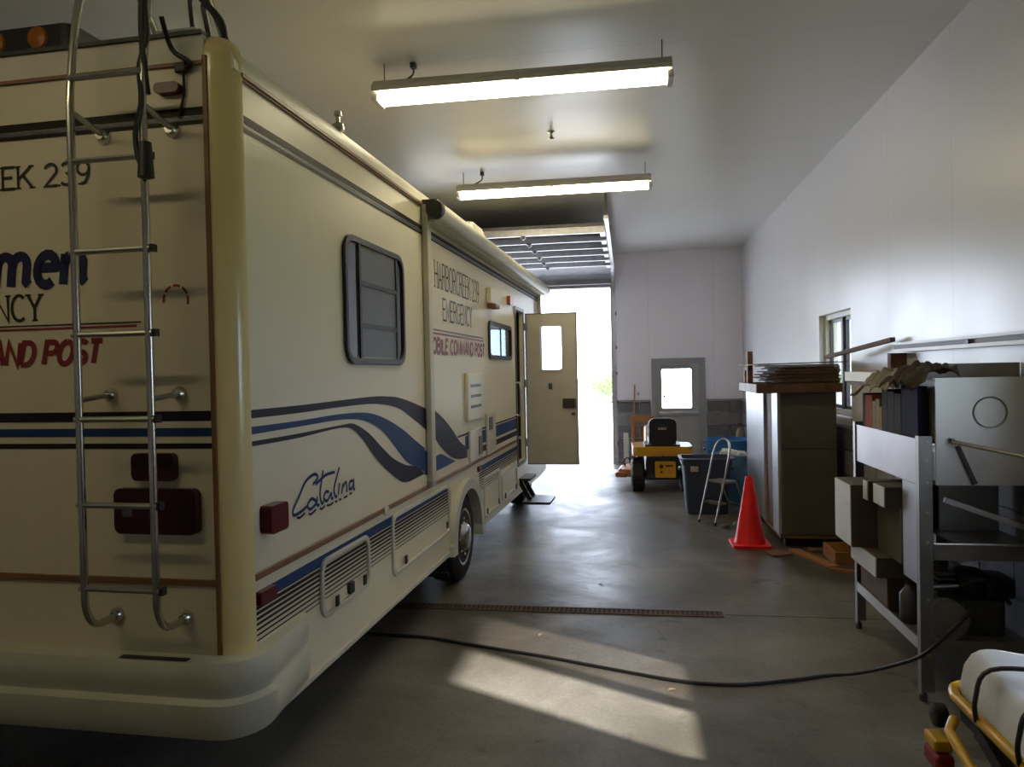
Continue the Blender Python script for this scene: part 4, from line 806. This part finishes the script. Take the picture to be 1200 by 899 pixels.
drape(1.500, 1.70, 4.58, 5.30, lambda u, v: 1.745 - .085 * max(0, .40 - u) / .40 - .05 * max(0, v - .75) / .25 + .025 * math.sin(PI * v), 3, 'cloth_grey', 'crumpled grey cloth draped over the top of the books')
drape(1.485, 1.72, 4.22, 4.60, lambda u, v: 1.775 - .085 * max(0, .35 - u) / .35 + .03 * math.sin(PI * v), 8, 'cloth_brown', 'crumpled dark brown cloth lying over the navy binder')

# --- boxes stacked at the open side of the rack
def carton(a, b, label, front='white_and_lit_end', side='box_shaded_side'):
    t = thing('carton', label, 'box', ((a[0] + b[0]) / 2, (a[1] + b[1]) / 2, a[2]), 0, 'cartons stacked at the open side of the rack')
    MB().box((a[0] + .006, a[1], a[2]), b).build('body', side, t, bevel=.004); MB().box((a[0], a[1] + .004, a[2] + .004), (a[0] + .0055, b[1] - .004, b[2] - .004)).build('end_face', front, t); return t  # door light on the ends and shade on the sides put into colour
carton((1.552, 4.80, .306), (1.80, 5.33, .53), 'plain brown carton on the bottom shelf of the rack', 'cardboard', 'cardboard')
carton((1.46, 4.72, .531), (1.86, 5.22, .655), 'flat carton with its lit end painted white lying on the brown carton', 'white_and_lit_end', 'box_shaded_side')
carton((1.395, 4.98, .656), (1.60, 5.34, 1.055), 'large upright carton with lit end painted white and small dot', 'white_and_lit_end', 'box_shaded_side')
carton((1.55, 4.55, .656), (1.72, 4.96, .975), 'dark carton carrying the two narrow lit ended cartons', 'box_shaded_side', 'box_shaded_side')
carton((1.455, 4.84, .976), (1.72, 4.93, 1.10), 'narrow lit ended carton beside the large upright carton', 'white_and_lit_end', 'box_shaded_side')
carton((1.475, 4.60, .976), (1.72, 4.80, 1.10), 'narrow carton with painted lit end and shaded side near the rack post', 'white_and_lit_end', 'box_shaded_side')
# --- machinery on the bottom shelf
en = thing('small_engine', 'dark greasy small engine with pulley on the bottom shelf of the rack', 'engine', (1.85, 4.55, .306))
MB().slab(rrect(1.70, 4.42, 2.05, 4.72, .04), [], fZ, .306, .50).build('crankcase', 'engine_grey', en, bevel=.02)
MB().lathe([(.11, .50), (.12, .56), (.10, .62), (.06, .645)], 18, Matrix.Translation((1.90, 4.56, 0))).build('blower_housing', 'engine_black', en, smooth=True)
for k in range(5): MB().box((1.70, 4.44, .52 + k * .028), (1.79, 4.68, .532 + k * .028)).build('cooling_fin', 'engine_grey', en)
MB().box((1.72, 4.48, .50), (1.77, 4.64, .66)).build('cylinder', 'engine_grey', en)
MB().lathe([(.03, -.03), (.11, -.03), (.11, -.02), (.085, 0), (.11, .02), (.11, .03), (.03, .03)], 24, Matrix.Translation((1.70, 4.34, .42)) @ Matrix.Rotation(PI / 2, 4, 'X')).build('pulley', 'pulley_grey', en, smooth=True)
MB().tube(smoothpts([(1.78, 4.36, .60), (1.86, 4.33, .64), (1.95, 4.34, .62), (2.04, 4.38, .50)], 5), .012, 8).build('fuel_hose', 'engine_black', en, smooth=True)
MB().tube([(1.62, 4.32, .60), (1.76, 4.33, .605)], .010, 8).build('lever', 'stainless_dull', en, smooth=True)
MB().slab(rrect(1.95, 4.40, 2.09, 4.62, .03), [], fZ, .52, .62).build('fuel_tank', 'engine_black', en, bevel=.02)
j_ = thing('oil_jug', 'small dark metal canister lying against the cartons on the bottom shelf', 'canister', (1.60, 4.62, .306)); MB().lathe([(.05, .001), (.055, .01), (.055, .17), (.03, .20), (.02, .22), (.0, .221)], 18, Matrix.Translation((1.615, 4.62, .305))).build('jug_body', 'engine_grey', j_, smooth=True); MB().lathe([(.022, .2215), (.022, .245)], 12, Matrix.Translation((1.615, 4.62, .305))).build('cap', 'engine_black', j_)

# --- scrap wood under the cabinet edge
tag(MB().obox((1.70, 7.28, .012), (.10, .68, .022), (0, 0, .32)).build('plank', 'wood_orange', bevel=.003), 'orange brown plank lying flat on the floor near the cabinet', 'plank')
tag(MB().obox((1.90, 6.83, .012), (.05, .32, .022), (0, 0, 1.15)).build('lath', 'wood_orange', bevel=.002), 'short narrow lath on the floor nearest the rack', 'lath')
cr = thing('wooden_crate', 'low orange brown wooden crate on the floor between cabinet and rack', 'crate', (1.99, 7.25, 0))
for a, b in (((1.84, 7.06, .001), (2.12, 7.08, .12)), ((1.84, 7.46, .001), (2.12, 7.48, .12)), ((1.84, 7.081, .001), (1.86, 7.459, .12)), ((2.10, 7.081, .001), (2.12, 7.459, .12)), ((1.861, 7.081, .001), (2.099, 7.459, .015))): MB().box(a, b).build('board', 'wood_orange', cr, bevel=.002)
tag(MB().obox((1.92, 7.62, .012), (.36, .10, .022), (0, 0, .1)).build('plank', 'wood_brown', bevel=.003), 'dull brown plank lying on the floor behind the orange crate', 'plank')
tag(MB().obox((1.42, 7.46, .01), (.20, .20, .018), (0, 0, .3)).build('board_scrap', 'wood_brown', bevel=.003), 'small brown board scrap at the foot of the tall cabinet', 'board')

# --- black cable across the floor
cbl = [(-2.6, 5.05, .012), (-1.765, 4.928, .012), (-1.389, 4.898, .012), (-1.006, 4.777, .012), (-.537, 4.634, .012), (-.106, 4.477, .012), (.287, 4.346, .012), (.571, 4.329, .012), (.866, 4.406, .014), (1.15, 4.50, .02), (1.40, 4.47, .10), (1.52, 4.21, .26), (1.62, 4.12, .43), (1.74, 4.15, .50), (1.80, 4.21, .52)]
cbl[9:] = [(1.10, 4.50, .014), (1.28, 4.45, .06), (1.42, 4.30, .17), (1.53, 4.19, .275), (1.66, 4.16, .42), (1.78, 4.20, .52)]
tag(MB().tube(smoothpts(cbl, 8), .011, 8).build('black_cable', 'black_plastic', smooth=True), 'long black cable curving across the concrete floor up to the rack', 'cable')

# --- ambulance cot
ct_ = thing('ambulance_cot', 'yellow framed ambulance cot with white sheets and black straps', 'stretcher', (1.46, 2.1, 0))
TZ = .60
for x in (1.165, 1.80):
    MB().tube([(x, 1.2, TZ), (x, 2.88, TZ)] + [tuple(q) for q in smoothpts([(x, 2.90, TZ), (x + (.03 if x < 1.5 else -.03), 2.98, TZ), (x + (.10 if x < 1.5 else -.10), 3.02, TZ)], 3)], .019, 10).build('side_rail', 'cot_yellow', ct_, smooth=True)
    MB().box((x - .03, 1.5, TZ - .05), (x + .012, 2.45, TZ - .02)).build('rail_bracket', 'cot_black', ct_)
MB().tube([(1.265, 3.02, TZ), (1.70, 3.02, TZ)], .019, 10).build('end_rail', 'stainless', ct_, smooth=True)
for x in (1.08, 1.86): MB().tube([(x + .02, 1.3, .44), (x, 2.58, .505), (x, 2.74, .545), (x + (.04 if x < 1.5 else -.04), 2.80, .56)], .018, 10).build('guard_rail', 'cot_yellow', ct_, smooth=True)
for x in (1.18, 1.78):
    MB().bar((x, 2.75, .55), (x, 1.45, .16), .03, .05).bar((x, 1.45, .55), (x, 2.75, .16), .03, .05).build('cross_leg', 'cot_black', ct_)
    MB().bar((x, 1.30, .15), (x, 2.85, .15), .035, .04).build('base_rail', 'cot_yellow', ct_)
    for y in (1.38, 2.78):
        MB().lathe([(.03, -.02), (.078, -.02), (.08, 0), (.078, .02), (.03, .02)], 20, Matrix.Translation((x, y, .081)) @ Matrix.Rotation(PI / 2, 4, 'Y')).build('wheel', 'rubber', ct_, smooth=True)
        MB().box((x - .032, y - .02, .08), (x - .022, y + .02, .16)).box((x + .022, y - .02, .08), (x + .032, y + .02, .16)).build('fork', 'cot_black', ct_)
MB().box((1.19, 1.25, .50), (1.77, 2.93, .575)).build('litter_deck', 'cot_black', ct_, bevel=.01)
MB().lathe([(.03, -.025), (.042, -.02), (.045, 0), (.042, .02), (.03, .025)], 16, Matrix.Translation((1.135, 2.965, .50)) @ Matrix.Rotation(PI / 2, 4, 'Y')).build('bumper_wheel', 'rubber', ct_, smooth=True)
MB().box((1.085, 2.88, .395), (1.15, 2.99, .44)).build('release_handle', 'cot_yellow', ct_, bevel=.012); MB().box((1.085, 2.86, .325), (1.15, 2.99, .394)).build('release_lever', 'cot_red', ct_, bevel=.015)
# mattress with a draped sheet: grid with rounded edges
mt = MB(); nx, ny = 22, 40; vs = []
for j in range(ny + 1):
    y = 1.22 + (2.97 - 1.22) * j / ny
    for i in range(nx + 1):
        t = i / nx; x = 1.180 + (1.765 - 1.180) * t
        ex = min(t, 1 - t) * 2 * .275; ey = min((2.97 - y), .2)
        z = .755 + .012 * math.sin(9 * x + 7 * y) + .012 * math.sin(14 * y - 6 * x) * math.sin(5 * x) + .010 * math.sin(24 * x + 4 * math.sin(6 * y)) + .006 * math.sin(31 * y + 9 * x)
        dz = 0
        for dd in (ex, ey):
            if dd < .07: dz += .15 * (1 - math.sqrt(max(0, 1 - (1 - dd / .07) ** 2)))
        vs.append((x - (.02 * math.sin(6 * y) if i == 0 else 0), y, max(z - dz, .60)))
mt.add(vs, [(j * (nx + 1) + i, j * (nx + 1) + i + 1, (j + 1) * (nx + 1) + i + 1, (j + 1) * (nx + 1) + i) for j in range(ny) for i in range(nx)])
n0 = len(vs); rim = [i for i in range(nx + 1)] + [j * (nx + 1) + nx for j in range(1, ny + 1)] + [ny * (nx + 1) + i for i in range(nx - 1, -1, -1)] + [j * (nx + 1) for j in range(ny - 1, 0, -1)]
low = [(vs[k][0], vs[k][1], .577) for k in rim]; mt.v += [Vector(p) for p in low]; kk = len(rim)
mt.f += [(rim[i], rim[(i + 1) % kk], n0 + (i + 1) % kk, n0 + i) for i in range(kk)] + [tuple(n0 + i for i in range(kk))]
mt.build('mattress', 'sheet_white', ct_, smooth=True)
def strap(y0, y1, sag):
    p = [(1.150, y0, .60), (1.148, y0, .68), (1.20, y0 + .01, .775), (1.40, (2 * y0 + y1) / 3, .790 + sag), (1.60, (y0 + 2 * y1) / 3, .785), (1.74, y1, .765), (1.79, y1, .60)]
    MB().tube(smoothpts(p, 5), .008, 6).build('strap', 'cot_black', ct_, smooth=True)
strap(2.70, 2.62, .0); strap(2.42, 2.36, .01); strap(1.9, 1.95, 0)
pc = MB().lathe([(.0, .0), (.10, .0), (.13, .03), (.12, .07), (.06, .095), (0, .10)], 20, Matrix.Translation((1.45, 2.22, .80)) @ Matrix.Diagonal((1.2, 1.0, .8, 1)))
tag(pc.build('folded_towel', 'sheet_white', smooth=True), 'bundled white towel lying on the cot mattress', 'towel')

# ================================================================== BINS, STEP LADDER, MOWER
def bin_(x, y, r0, r1, h, m, label, sticker=None, square=False):
    t = thing('trash_bin', label, 'trash bin', (x, y, 0))
    if square:
        b = MB(); n = 6; zs = [(r0, .001), (r0 + .012, .02), (r1 - .012, h - .09), (r1 + .004, h - .088), (r1 + .008, h - .02), (r1 + .03, h - .018), (r1 + .03, h), (r1 - .004, h), (r0 - .005, .03)]
        loops = []
        for r, z in zs: loops.append([(x + u, y + v, z) for u, v in rrect(-r, -r * .82, r, r * .82, r * .28)])
        k = len(loops[0]); vs = [p for l in loops for p in l]
        b.add(vs, [(i * k + j, i * k + (j + 1) % k, (i + 1) * k + (j + 1) % k, (i + 1) * k + j) for i in range(len(loops) - 1) for j in range(k)] + [tuple(range(k)), tuple((len(loops) - 1) * k + j for j in range(k))])
        b.build('tub', m, t, smooth=True)
    else:
        MB().lathe([(r0, .001), (r0 + .01, .02), (r1 - .02, h - .14), (r1 - .006, h - .135), (r1 - .002, h - .03), (r1 + .022, h - .028), (r1 + .022, h), (r1 - .006, h), (r0 - .008, .03)], 30, Matrix.Translation((x, y, 0))).build('tub', m, t, smooth=True)
    if sticker: MB().box(*sticker).build('sticker', 'sticker', t)
    for s in (-1, 1): MB().box((x + s * (r1 + .001), y - .06, h - .17), (x + s * (r1 + .035), y + .06, h - .13)).build('handle', m, t, bevel=.008)
    return t
bin_(.965, 9.60, .238, .300, .70, 'bin_slate', 'dark slate blue plastic bin beside the mower', ((.76, 9.60 - .265, .54), (.85, 9.60 - .245, .605)), square=True)
bin_(1.41, 10.23, .225, .285, .67, 'bin_pale', 'pale blue round bin full of trash behind the step ladder')
bin_(1.47, 11.25, .27, .335, .77, 'bin_blue', 'bright blue round bin standing against the end of the cabinet')
def crumple(x, y, z, r, seed, label):
    rnd = random.Random(seed); bm = bmesh.new(); bmesh.ops.create_icosphere(bm, subdivisions=2, radius=r)
    for v in bm.verts: v.co *= rnd.uniform(.72, 1.15); v.co.z *= .7
    mb = MB(); mb.add([v.co + V(x, y, z) for v in bm.verts], [tuple(v.index for v in f.verts) for f in bm.faces]); bm.free()
    tag(mb.build('paper_wad', 'paper'), label, 'paper', 'crumpled paper in the pale bin')
crumple(1.29, 10.13, .675, .10, 1, 'large crumpled white paper wad at the ladder side of the pale bin'); crumple(1.49, 10.19, .66, .07, 2, 'small crumpled paper wad near the cabinet side of the pale bin'); crumple(1.40, 10.36, .66, .08, 3, 'crumpled paper wad at the back of the pale bin')

# step ladder: two steps and a hoop handle
sl_ = thing('step_ladder', 'folding aluminium step ladder with hoop handle before the bins', 'ladder', (.95, 9.0, 0))
fl_, fr2 = V(.815, 8.95, .0), V(.975, 8.74, .0)
ax = (fr2 - fl_); back = V(.30, .20, 0)         # the front legs lean back as they rise
def fp(t, side): return (fl_ if side == 0 else fr2) + V(.235 * t, .20 * t, .98 * t)
hoop = [fp(0, 0) + V(0, 0, .016), fp(.35, 0), fp(.72, 0), fp(.88, 0) + ax * .04, fp(.965, 0) + ax * .22, fp(.99, 0) + ax * .5, fp(.965, 0) + ax * .78, fp(.88, 1) - ax * .04, fp(.72, 1), fp(.35, 1), fp(0, 1) + V(0, 0, .016)]
MB().tube([tuple(q) for q in smoothpts([tuple(h) for h in hoop], 4)], .012, 8).build('front_frame', 'aluminium', sl_, smooth=True)
for sd in (0, 1): MB().lathe([(.018, .0), (.016, .035)], 10, Matrix.Translation(fp(0, sd) + V(0, 0, .001))).build('foot', 'rubber', sl_)
u_ = ax.normalized(); v_ = V(-u_.y, u_.x, 0) * 1.0
def tread(t, d, m='aluminium'):
    a, b = fp(t, 0), fp(t, 1); s = V(.75, .55, 0).normalized() * d; q = MB(); z = V(0, 0, .025)
    vs = [a - z, b - z, b + s - z, a + s - z, a, b, b + s, a + s]
    q.add(vs, [(0, 3, 2, 1), (4, 5, 6, 7), (0, 1, 5, 4), (1, 2, 6, 5), (2, 3, 7, 6), (3, 0, 4, 7)]); return q.build('tread', m, sl_, bevel=.004)
tread(.255, .11); tread(.50, .20)
for sd in (0, 1):
    a = fp(.50, sd) + V(.75, .55, 0).normalized() * .17; b = V(a.x + .20, a.y + .16, .002)
    MB().tube([tuple(a), tuple(b)], .010, 8).build('rear_leg', 'aluminium', sl_, smooth=True)
MB().tube([tuple(fp(.50, 0) + V(.26, .19, -.30)), tuple(fp(.50, 1) + V(.26, .19, -.30))], .008, 8).build('rear_brace', 'aluminium', sl_, smooth=True)
for i, (x, y, r) in enumerate(((1.22, 8.66, .07), (1.08, 8.62, .05), (1.30, 8.45, .05))):
    bm = bmesh.new(); bmesh.ops.create_icosphere(bm, subdivisions=2, radius=r)
    for v in bm.verts: v.co *= random.uniform(.85, 1.1); v.co.z *= .6
    zmin = min(v.co.z for v in bm.verts); mb = MB(); mb.add([v.co + V(x, y, -zmin) for v in bm.verts], [tuple(v.index for v in f.verts) for f in bm.faces]); bm.free()
    tag(mb.build('stone', 'stone', smooth=True), ['largest grey stone on the floor behind the red cone', 'small grey stone on the floor under the step ladder', 'small grey stone against the foot of the red cone'][i], 'stone')
jg = thing('brown_jug', 'small brown jug on the ledge behind the bright blue bin', 'jug', (2.02, 13.9, .001))
MB().lathe([(.07, .001), (.075, .02), (.075, .62), (.05, .70), (.03, .71), (.03, .74)], 18, Matrix.Translation((2.02, 13.9, 0))).build('jug_body', 'cardboard_light', jg, smooth=True)
jg.name = 'brown_drum'; jg['label'] = 'tall narrow brown container in the corner behind the blue bin'; jg['category'] = 'container'
PM['brown_drum'] = Matrix.Translation((2.02, 13.9, .001)); MB().lathe([(.034, .7405), (.034, .80)], 14, Matrix.Translation((2.02, 13.9, 0))).build('cap', 'wood_dark', jg)

# --- riding mower seen from behind
mw = thing('riding_mower', 'yellow and black riding lawn mower parked with its back to the room', 'lawn mower', (.48, 11.7, 0))
def mwheel(x, y, r, w, nm='rear_wheel'):
    Mx = Matrix.Translation((x, y, r)) @ Matrix.Rotation(PI / 2, 4, 'Y')
    t = MB().lathe([(r * .5, -w / 2), (r * .82, -w / 2), (r, -w * .36), (r, w * .36), (r * .82, w / 2), (r * .5, w / 2)], 26, Mx).build(nm, 'rubber', mw, smooth=True)
    MB().lathe([(.001, -w / 2 + .02), (r * .5, -w / 2 + .015), (r * .5, w / 2 - .015), (.001, w / 2 - .02)], 18, Mx).build('hub', 'mower_yellow', t, smooth=True)
    lug = MB()
    for k in range(14):
        a = 2 * PI * k / 14
        for s in (-1, 1): lug.obox((x + s * w * .2, y + r * math.cos(a), r + r * math.sin(a)), (w * .38, .03, .022), (a - PI / 2, 0, 0))
    g = lug.build('tread_lugs', 'rubber', t); g['kind'] = 'stuff'
mwheel(.14, 11.25, .245, .20); mwheel(.85, 11.25, .245, .20); mwheel(.20, 12.65, .19, .14, 'front_wheel'); mwheel(.79, 12.65, .19, .14, 'front_wheel')
MB().slab(rrect(.06, 10.98, .935, 11.72, .12), [rrect(.30, 11.40, .70, 11.70, .05)], fZ, .545, .682).build('fender', 'mower_yellow', mw, bevel=.062, seg=5)
MB().box((.30, 10.975, .585), (.70, 10.981, .61)).build('fender_script', 'deck_orange', mw)
MB().slab(rrect(.24, 11.05, .76, 11.65, .05), [], fZ, .676, .705).build('seat_pan', 'mower_black', mw, bevel=.008)
MB().slab(rrect(.305, .70, .705, 1.095, .09), [], fY, 11.02, 11.12).build('seat_back', 'mower_black', mw, bevel=.04, seg=4)
MB().slab(rrect(.30, 11.12, .71, 11.55, .08), [], fZ, .706, .80).build('seat_cushion', 'mower_black', mw, bevel=.035, seg=3)
MB().box((.44, 11.015, .93), (.56, 11.019, .955)).build('seat_badge', 'sticker', mw); MB().box((.41, 11.015, .965), (.59, 11.019, .972)).build('seat_trim_line', 'wood_brown', mw)
hp = MB().slab(rrect(.385, .235, .68, .47, .02), [], fY, 10.95, 10.975).build('rear_plate', 'mower_yellow', mw, bevel=.006)
MB().box((.53, 10.945, .395), (.64, 10.9495, .42)).build('plate_label', 'mower_black', hp); MB().box((.58, 10.945, .29), (.64, 10.9495, .33)).build('warning_label', 'deck_orange', hp)
MB().lathe([(.03, 0), (.03, .006)], 14, Matrix.Translation((.475, 10.9495, .40)) @ Matrix.Rotation(PI / 2, 4, 'X')).build('drain_plug', 'mower_black', hp); MB().lathe([(.018, 0), (.018, .006)], 12, Matrix.Translation((.475, 10.9495, .32)) @ Matrix.Rotation(PI / 2, 4, 'X')).build('hitch_hole', 'mower_black', hp)
MB().box((.26, 10.98, .20), (.73, 12.75, .555)).build('chassis_box', 'mower_black', mw, bevel=.02)
MB().slab([(11.95, .50), (12.95, .48), (12.98, .75), (12.90, .86), (12.0, .93), (11.93, .88)], [], fX, .27, .72).build('hood', 'mower_yellow', mw, bevel=.06, seg=3)
MB().box((.30, 11.86, .55), (.69, 11.94, .95)).build('dash', 'mower_black', mw, bevel=.03)
MB().tube([(.495, 11.88, .82), (.495, 11.70, .86)], .02, 8).build('steering_column', 'mower_black', mw)
MB().tube([(.495 + .17 * math.cos(a * PI / 10), 11.69 + .05 * math.sin(a * PI / 10), 0.86 + .13 * math.sin(a * PI / 10)) for a in range(20)], .014, 8, closed=True).build('steering_wheel', 'mower_black', mw, smooth=True)
MB().tube([(.495, 10.97, .47), (.495, 10.97, .56)], .012, 8).build('hitch_pin', 'mower_black', mw)
MB().slab([(-.16, 11.55), (.06, 11.45), (.94, 11.45), (1.05, 11.7), (.94, 12.3), (.06, 12.3), (-.12, 12.0)], [], fZ, .17, .29).build('mower_deck', 'deck_orange', mw, bevel=.03, seg=3)
MB().slab([(-.20, 11.50), (-.02, 11.48), (-.02, 11.9), (-.22, 11.85)], [], fZ, .16, .24).build('discharge_chute', 'deck_orange', mw, bevel=.02)
MB().tube([(.07, 11.95, .16), (.07, 11.95, .30)], .05, 14).build('deck_wheel', 'rubber', mw)
MB().tube(smoothpts([(-.05, 11.8, .30), (-.06, 11.75, .40), (.0, 11.72, .44), (.05, 11.75, .34)], 5), .012, 8).build('deck_lever', 'mower_black', mw, smooth=True)

# --- things leaning on the end wall behind the mower
ch = thing('wooden_chair', 'brown wooden chair against the end wall behind the mower', 'chair', (.25, 13.55, 0))
for x in (.07, .43):
    for y in (13.4, 13.78): MB().box((x, y, .001), (x + .04, y + .04, .46 if y < 13.5 else .96)).build('leg', 'wood_orange', ch)
MB().box((.06, 13.39, .461), (.48, 13.83, .49)).build('seat', 'wood_brown', ch)
for x in (.14, .20, .26, .32, .38): MB().box((x, 13.79, .491), (x + .025, 13.81, .86)).build('spindle', 'wood_brown', ch)
MB().box((.06, 13.785, .861), (.48, 13.815, .96)).build('top_rail', 'wood_orange', ch)
br = thing('broom', 'wooden handled broom leaning on the block wall beside the track', 'broom', (.12, 14.2, 0))
MB().tube([(.10, 14.05, .18), (.15, 14.46, 1.52)], .014, 8).build('handle', 'wood_orange', br, smooth=True)
MB().obox((.10, 14.04, .15), (.30, .07, .06), (-.3, 0, 0)).build('head', 'wood_brown', br); MB().obox((.10, 14.02, .065), (.29, .06, .11), (-.3, 0, 0)).build('bristles', 'cloth_brown', br)
tag(MB().obox((-.03, 13.6, .34), (.09, .03, .66), (-.06, 0, 0)).build('white_board', 'white_and_lit_end', bevel=.004), 'narrow white board standing beside the wooden chair', 'board')
ob = thing('wall_outlet', 'small grey electrical box on the end wall above the ledge', 'outlet', (.216, YB, 1.34)); MB().box((.175, YB - .035, 1.29), (.255, YB - .001, 1.40)).build('plate', 'wall_panel_back', ob, bevel=.005); MB().box((.20, YB - .04, 1.32), (.23, YB - .0351, 1.37)).build('socket', 'grey_paint', ob)

# --- litter on the floor
for i, (x, y, a, lab) in enumerate(((.22, 4.25, .4, 'pale dead leaf on the floor beside the black cable'), (-.62, 5.05, 1.2, 'small brown leaf on the floor near the trench drain'), (.04, 6.85, 2.0, 'small dead leaf on the floor beyond the trench drain'), (-.25, 6.3, .8, 'dead leaf on the floor between drain and motorhome step'))):
    c = V(x, y, .001); u = V(math.cos(a), math.sin(a), 0); w = V(-math.sin(a), math.cos(a), 0)
    mb = MB(); mb.add([c - u * .028, c - u * .006 + w * .014 + V(0, 0, .006), c + u * .012 + w * .012 + V(0, 0, .004), c + u * .03 + V(0, 0, .003), c + u * .012 - w * .012 + V(0, 0, .006), c - u * .006 - w * .014 + V(0, 0, .008), c + V(0, 0, .001)], [(0, 1, 6), (1, 2, 6), (2, 3, 6), (3, 4, 6), (4, 5, 6), (5, 0, 6)])
    tag(mb.build('dead_leaf', 'dead_leaf'), lab, 'leaf')
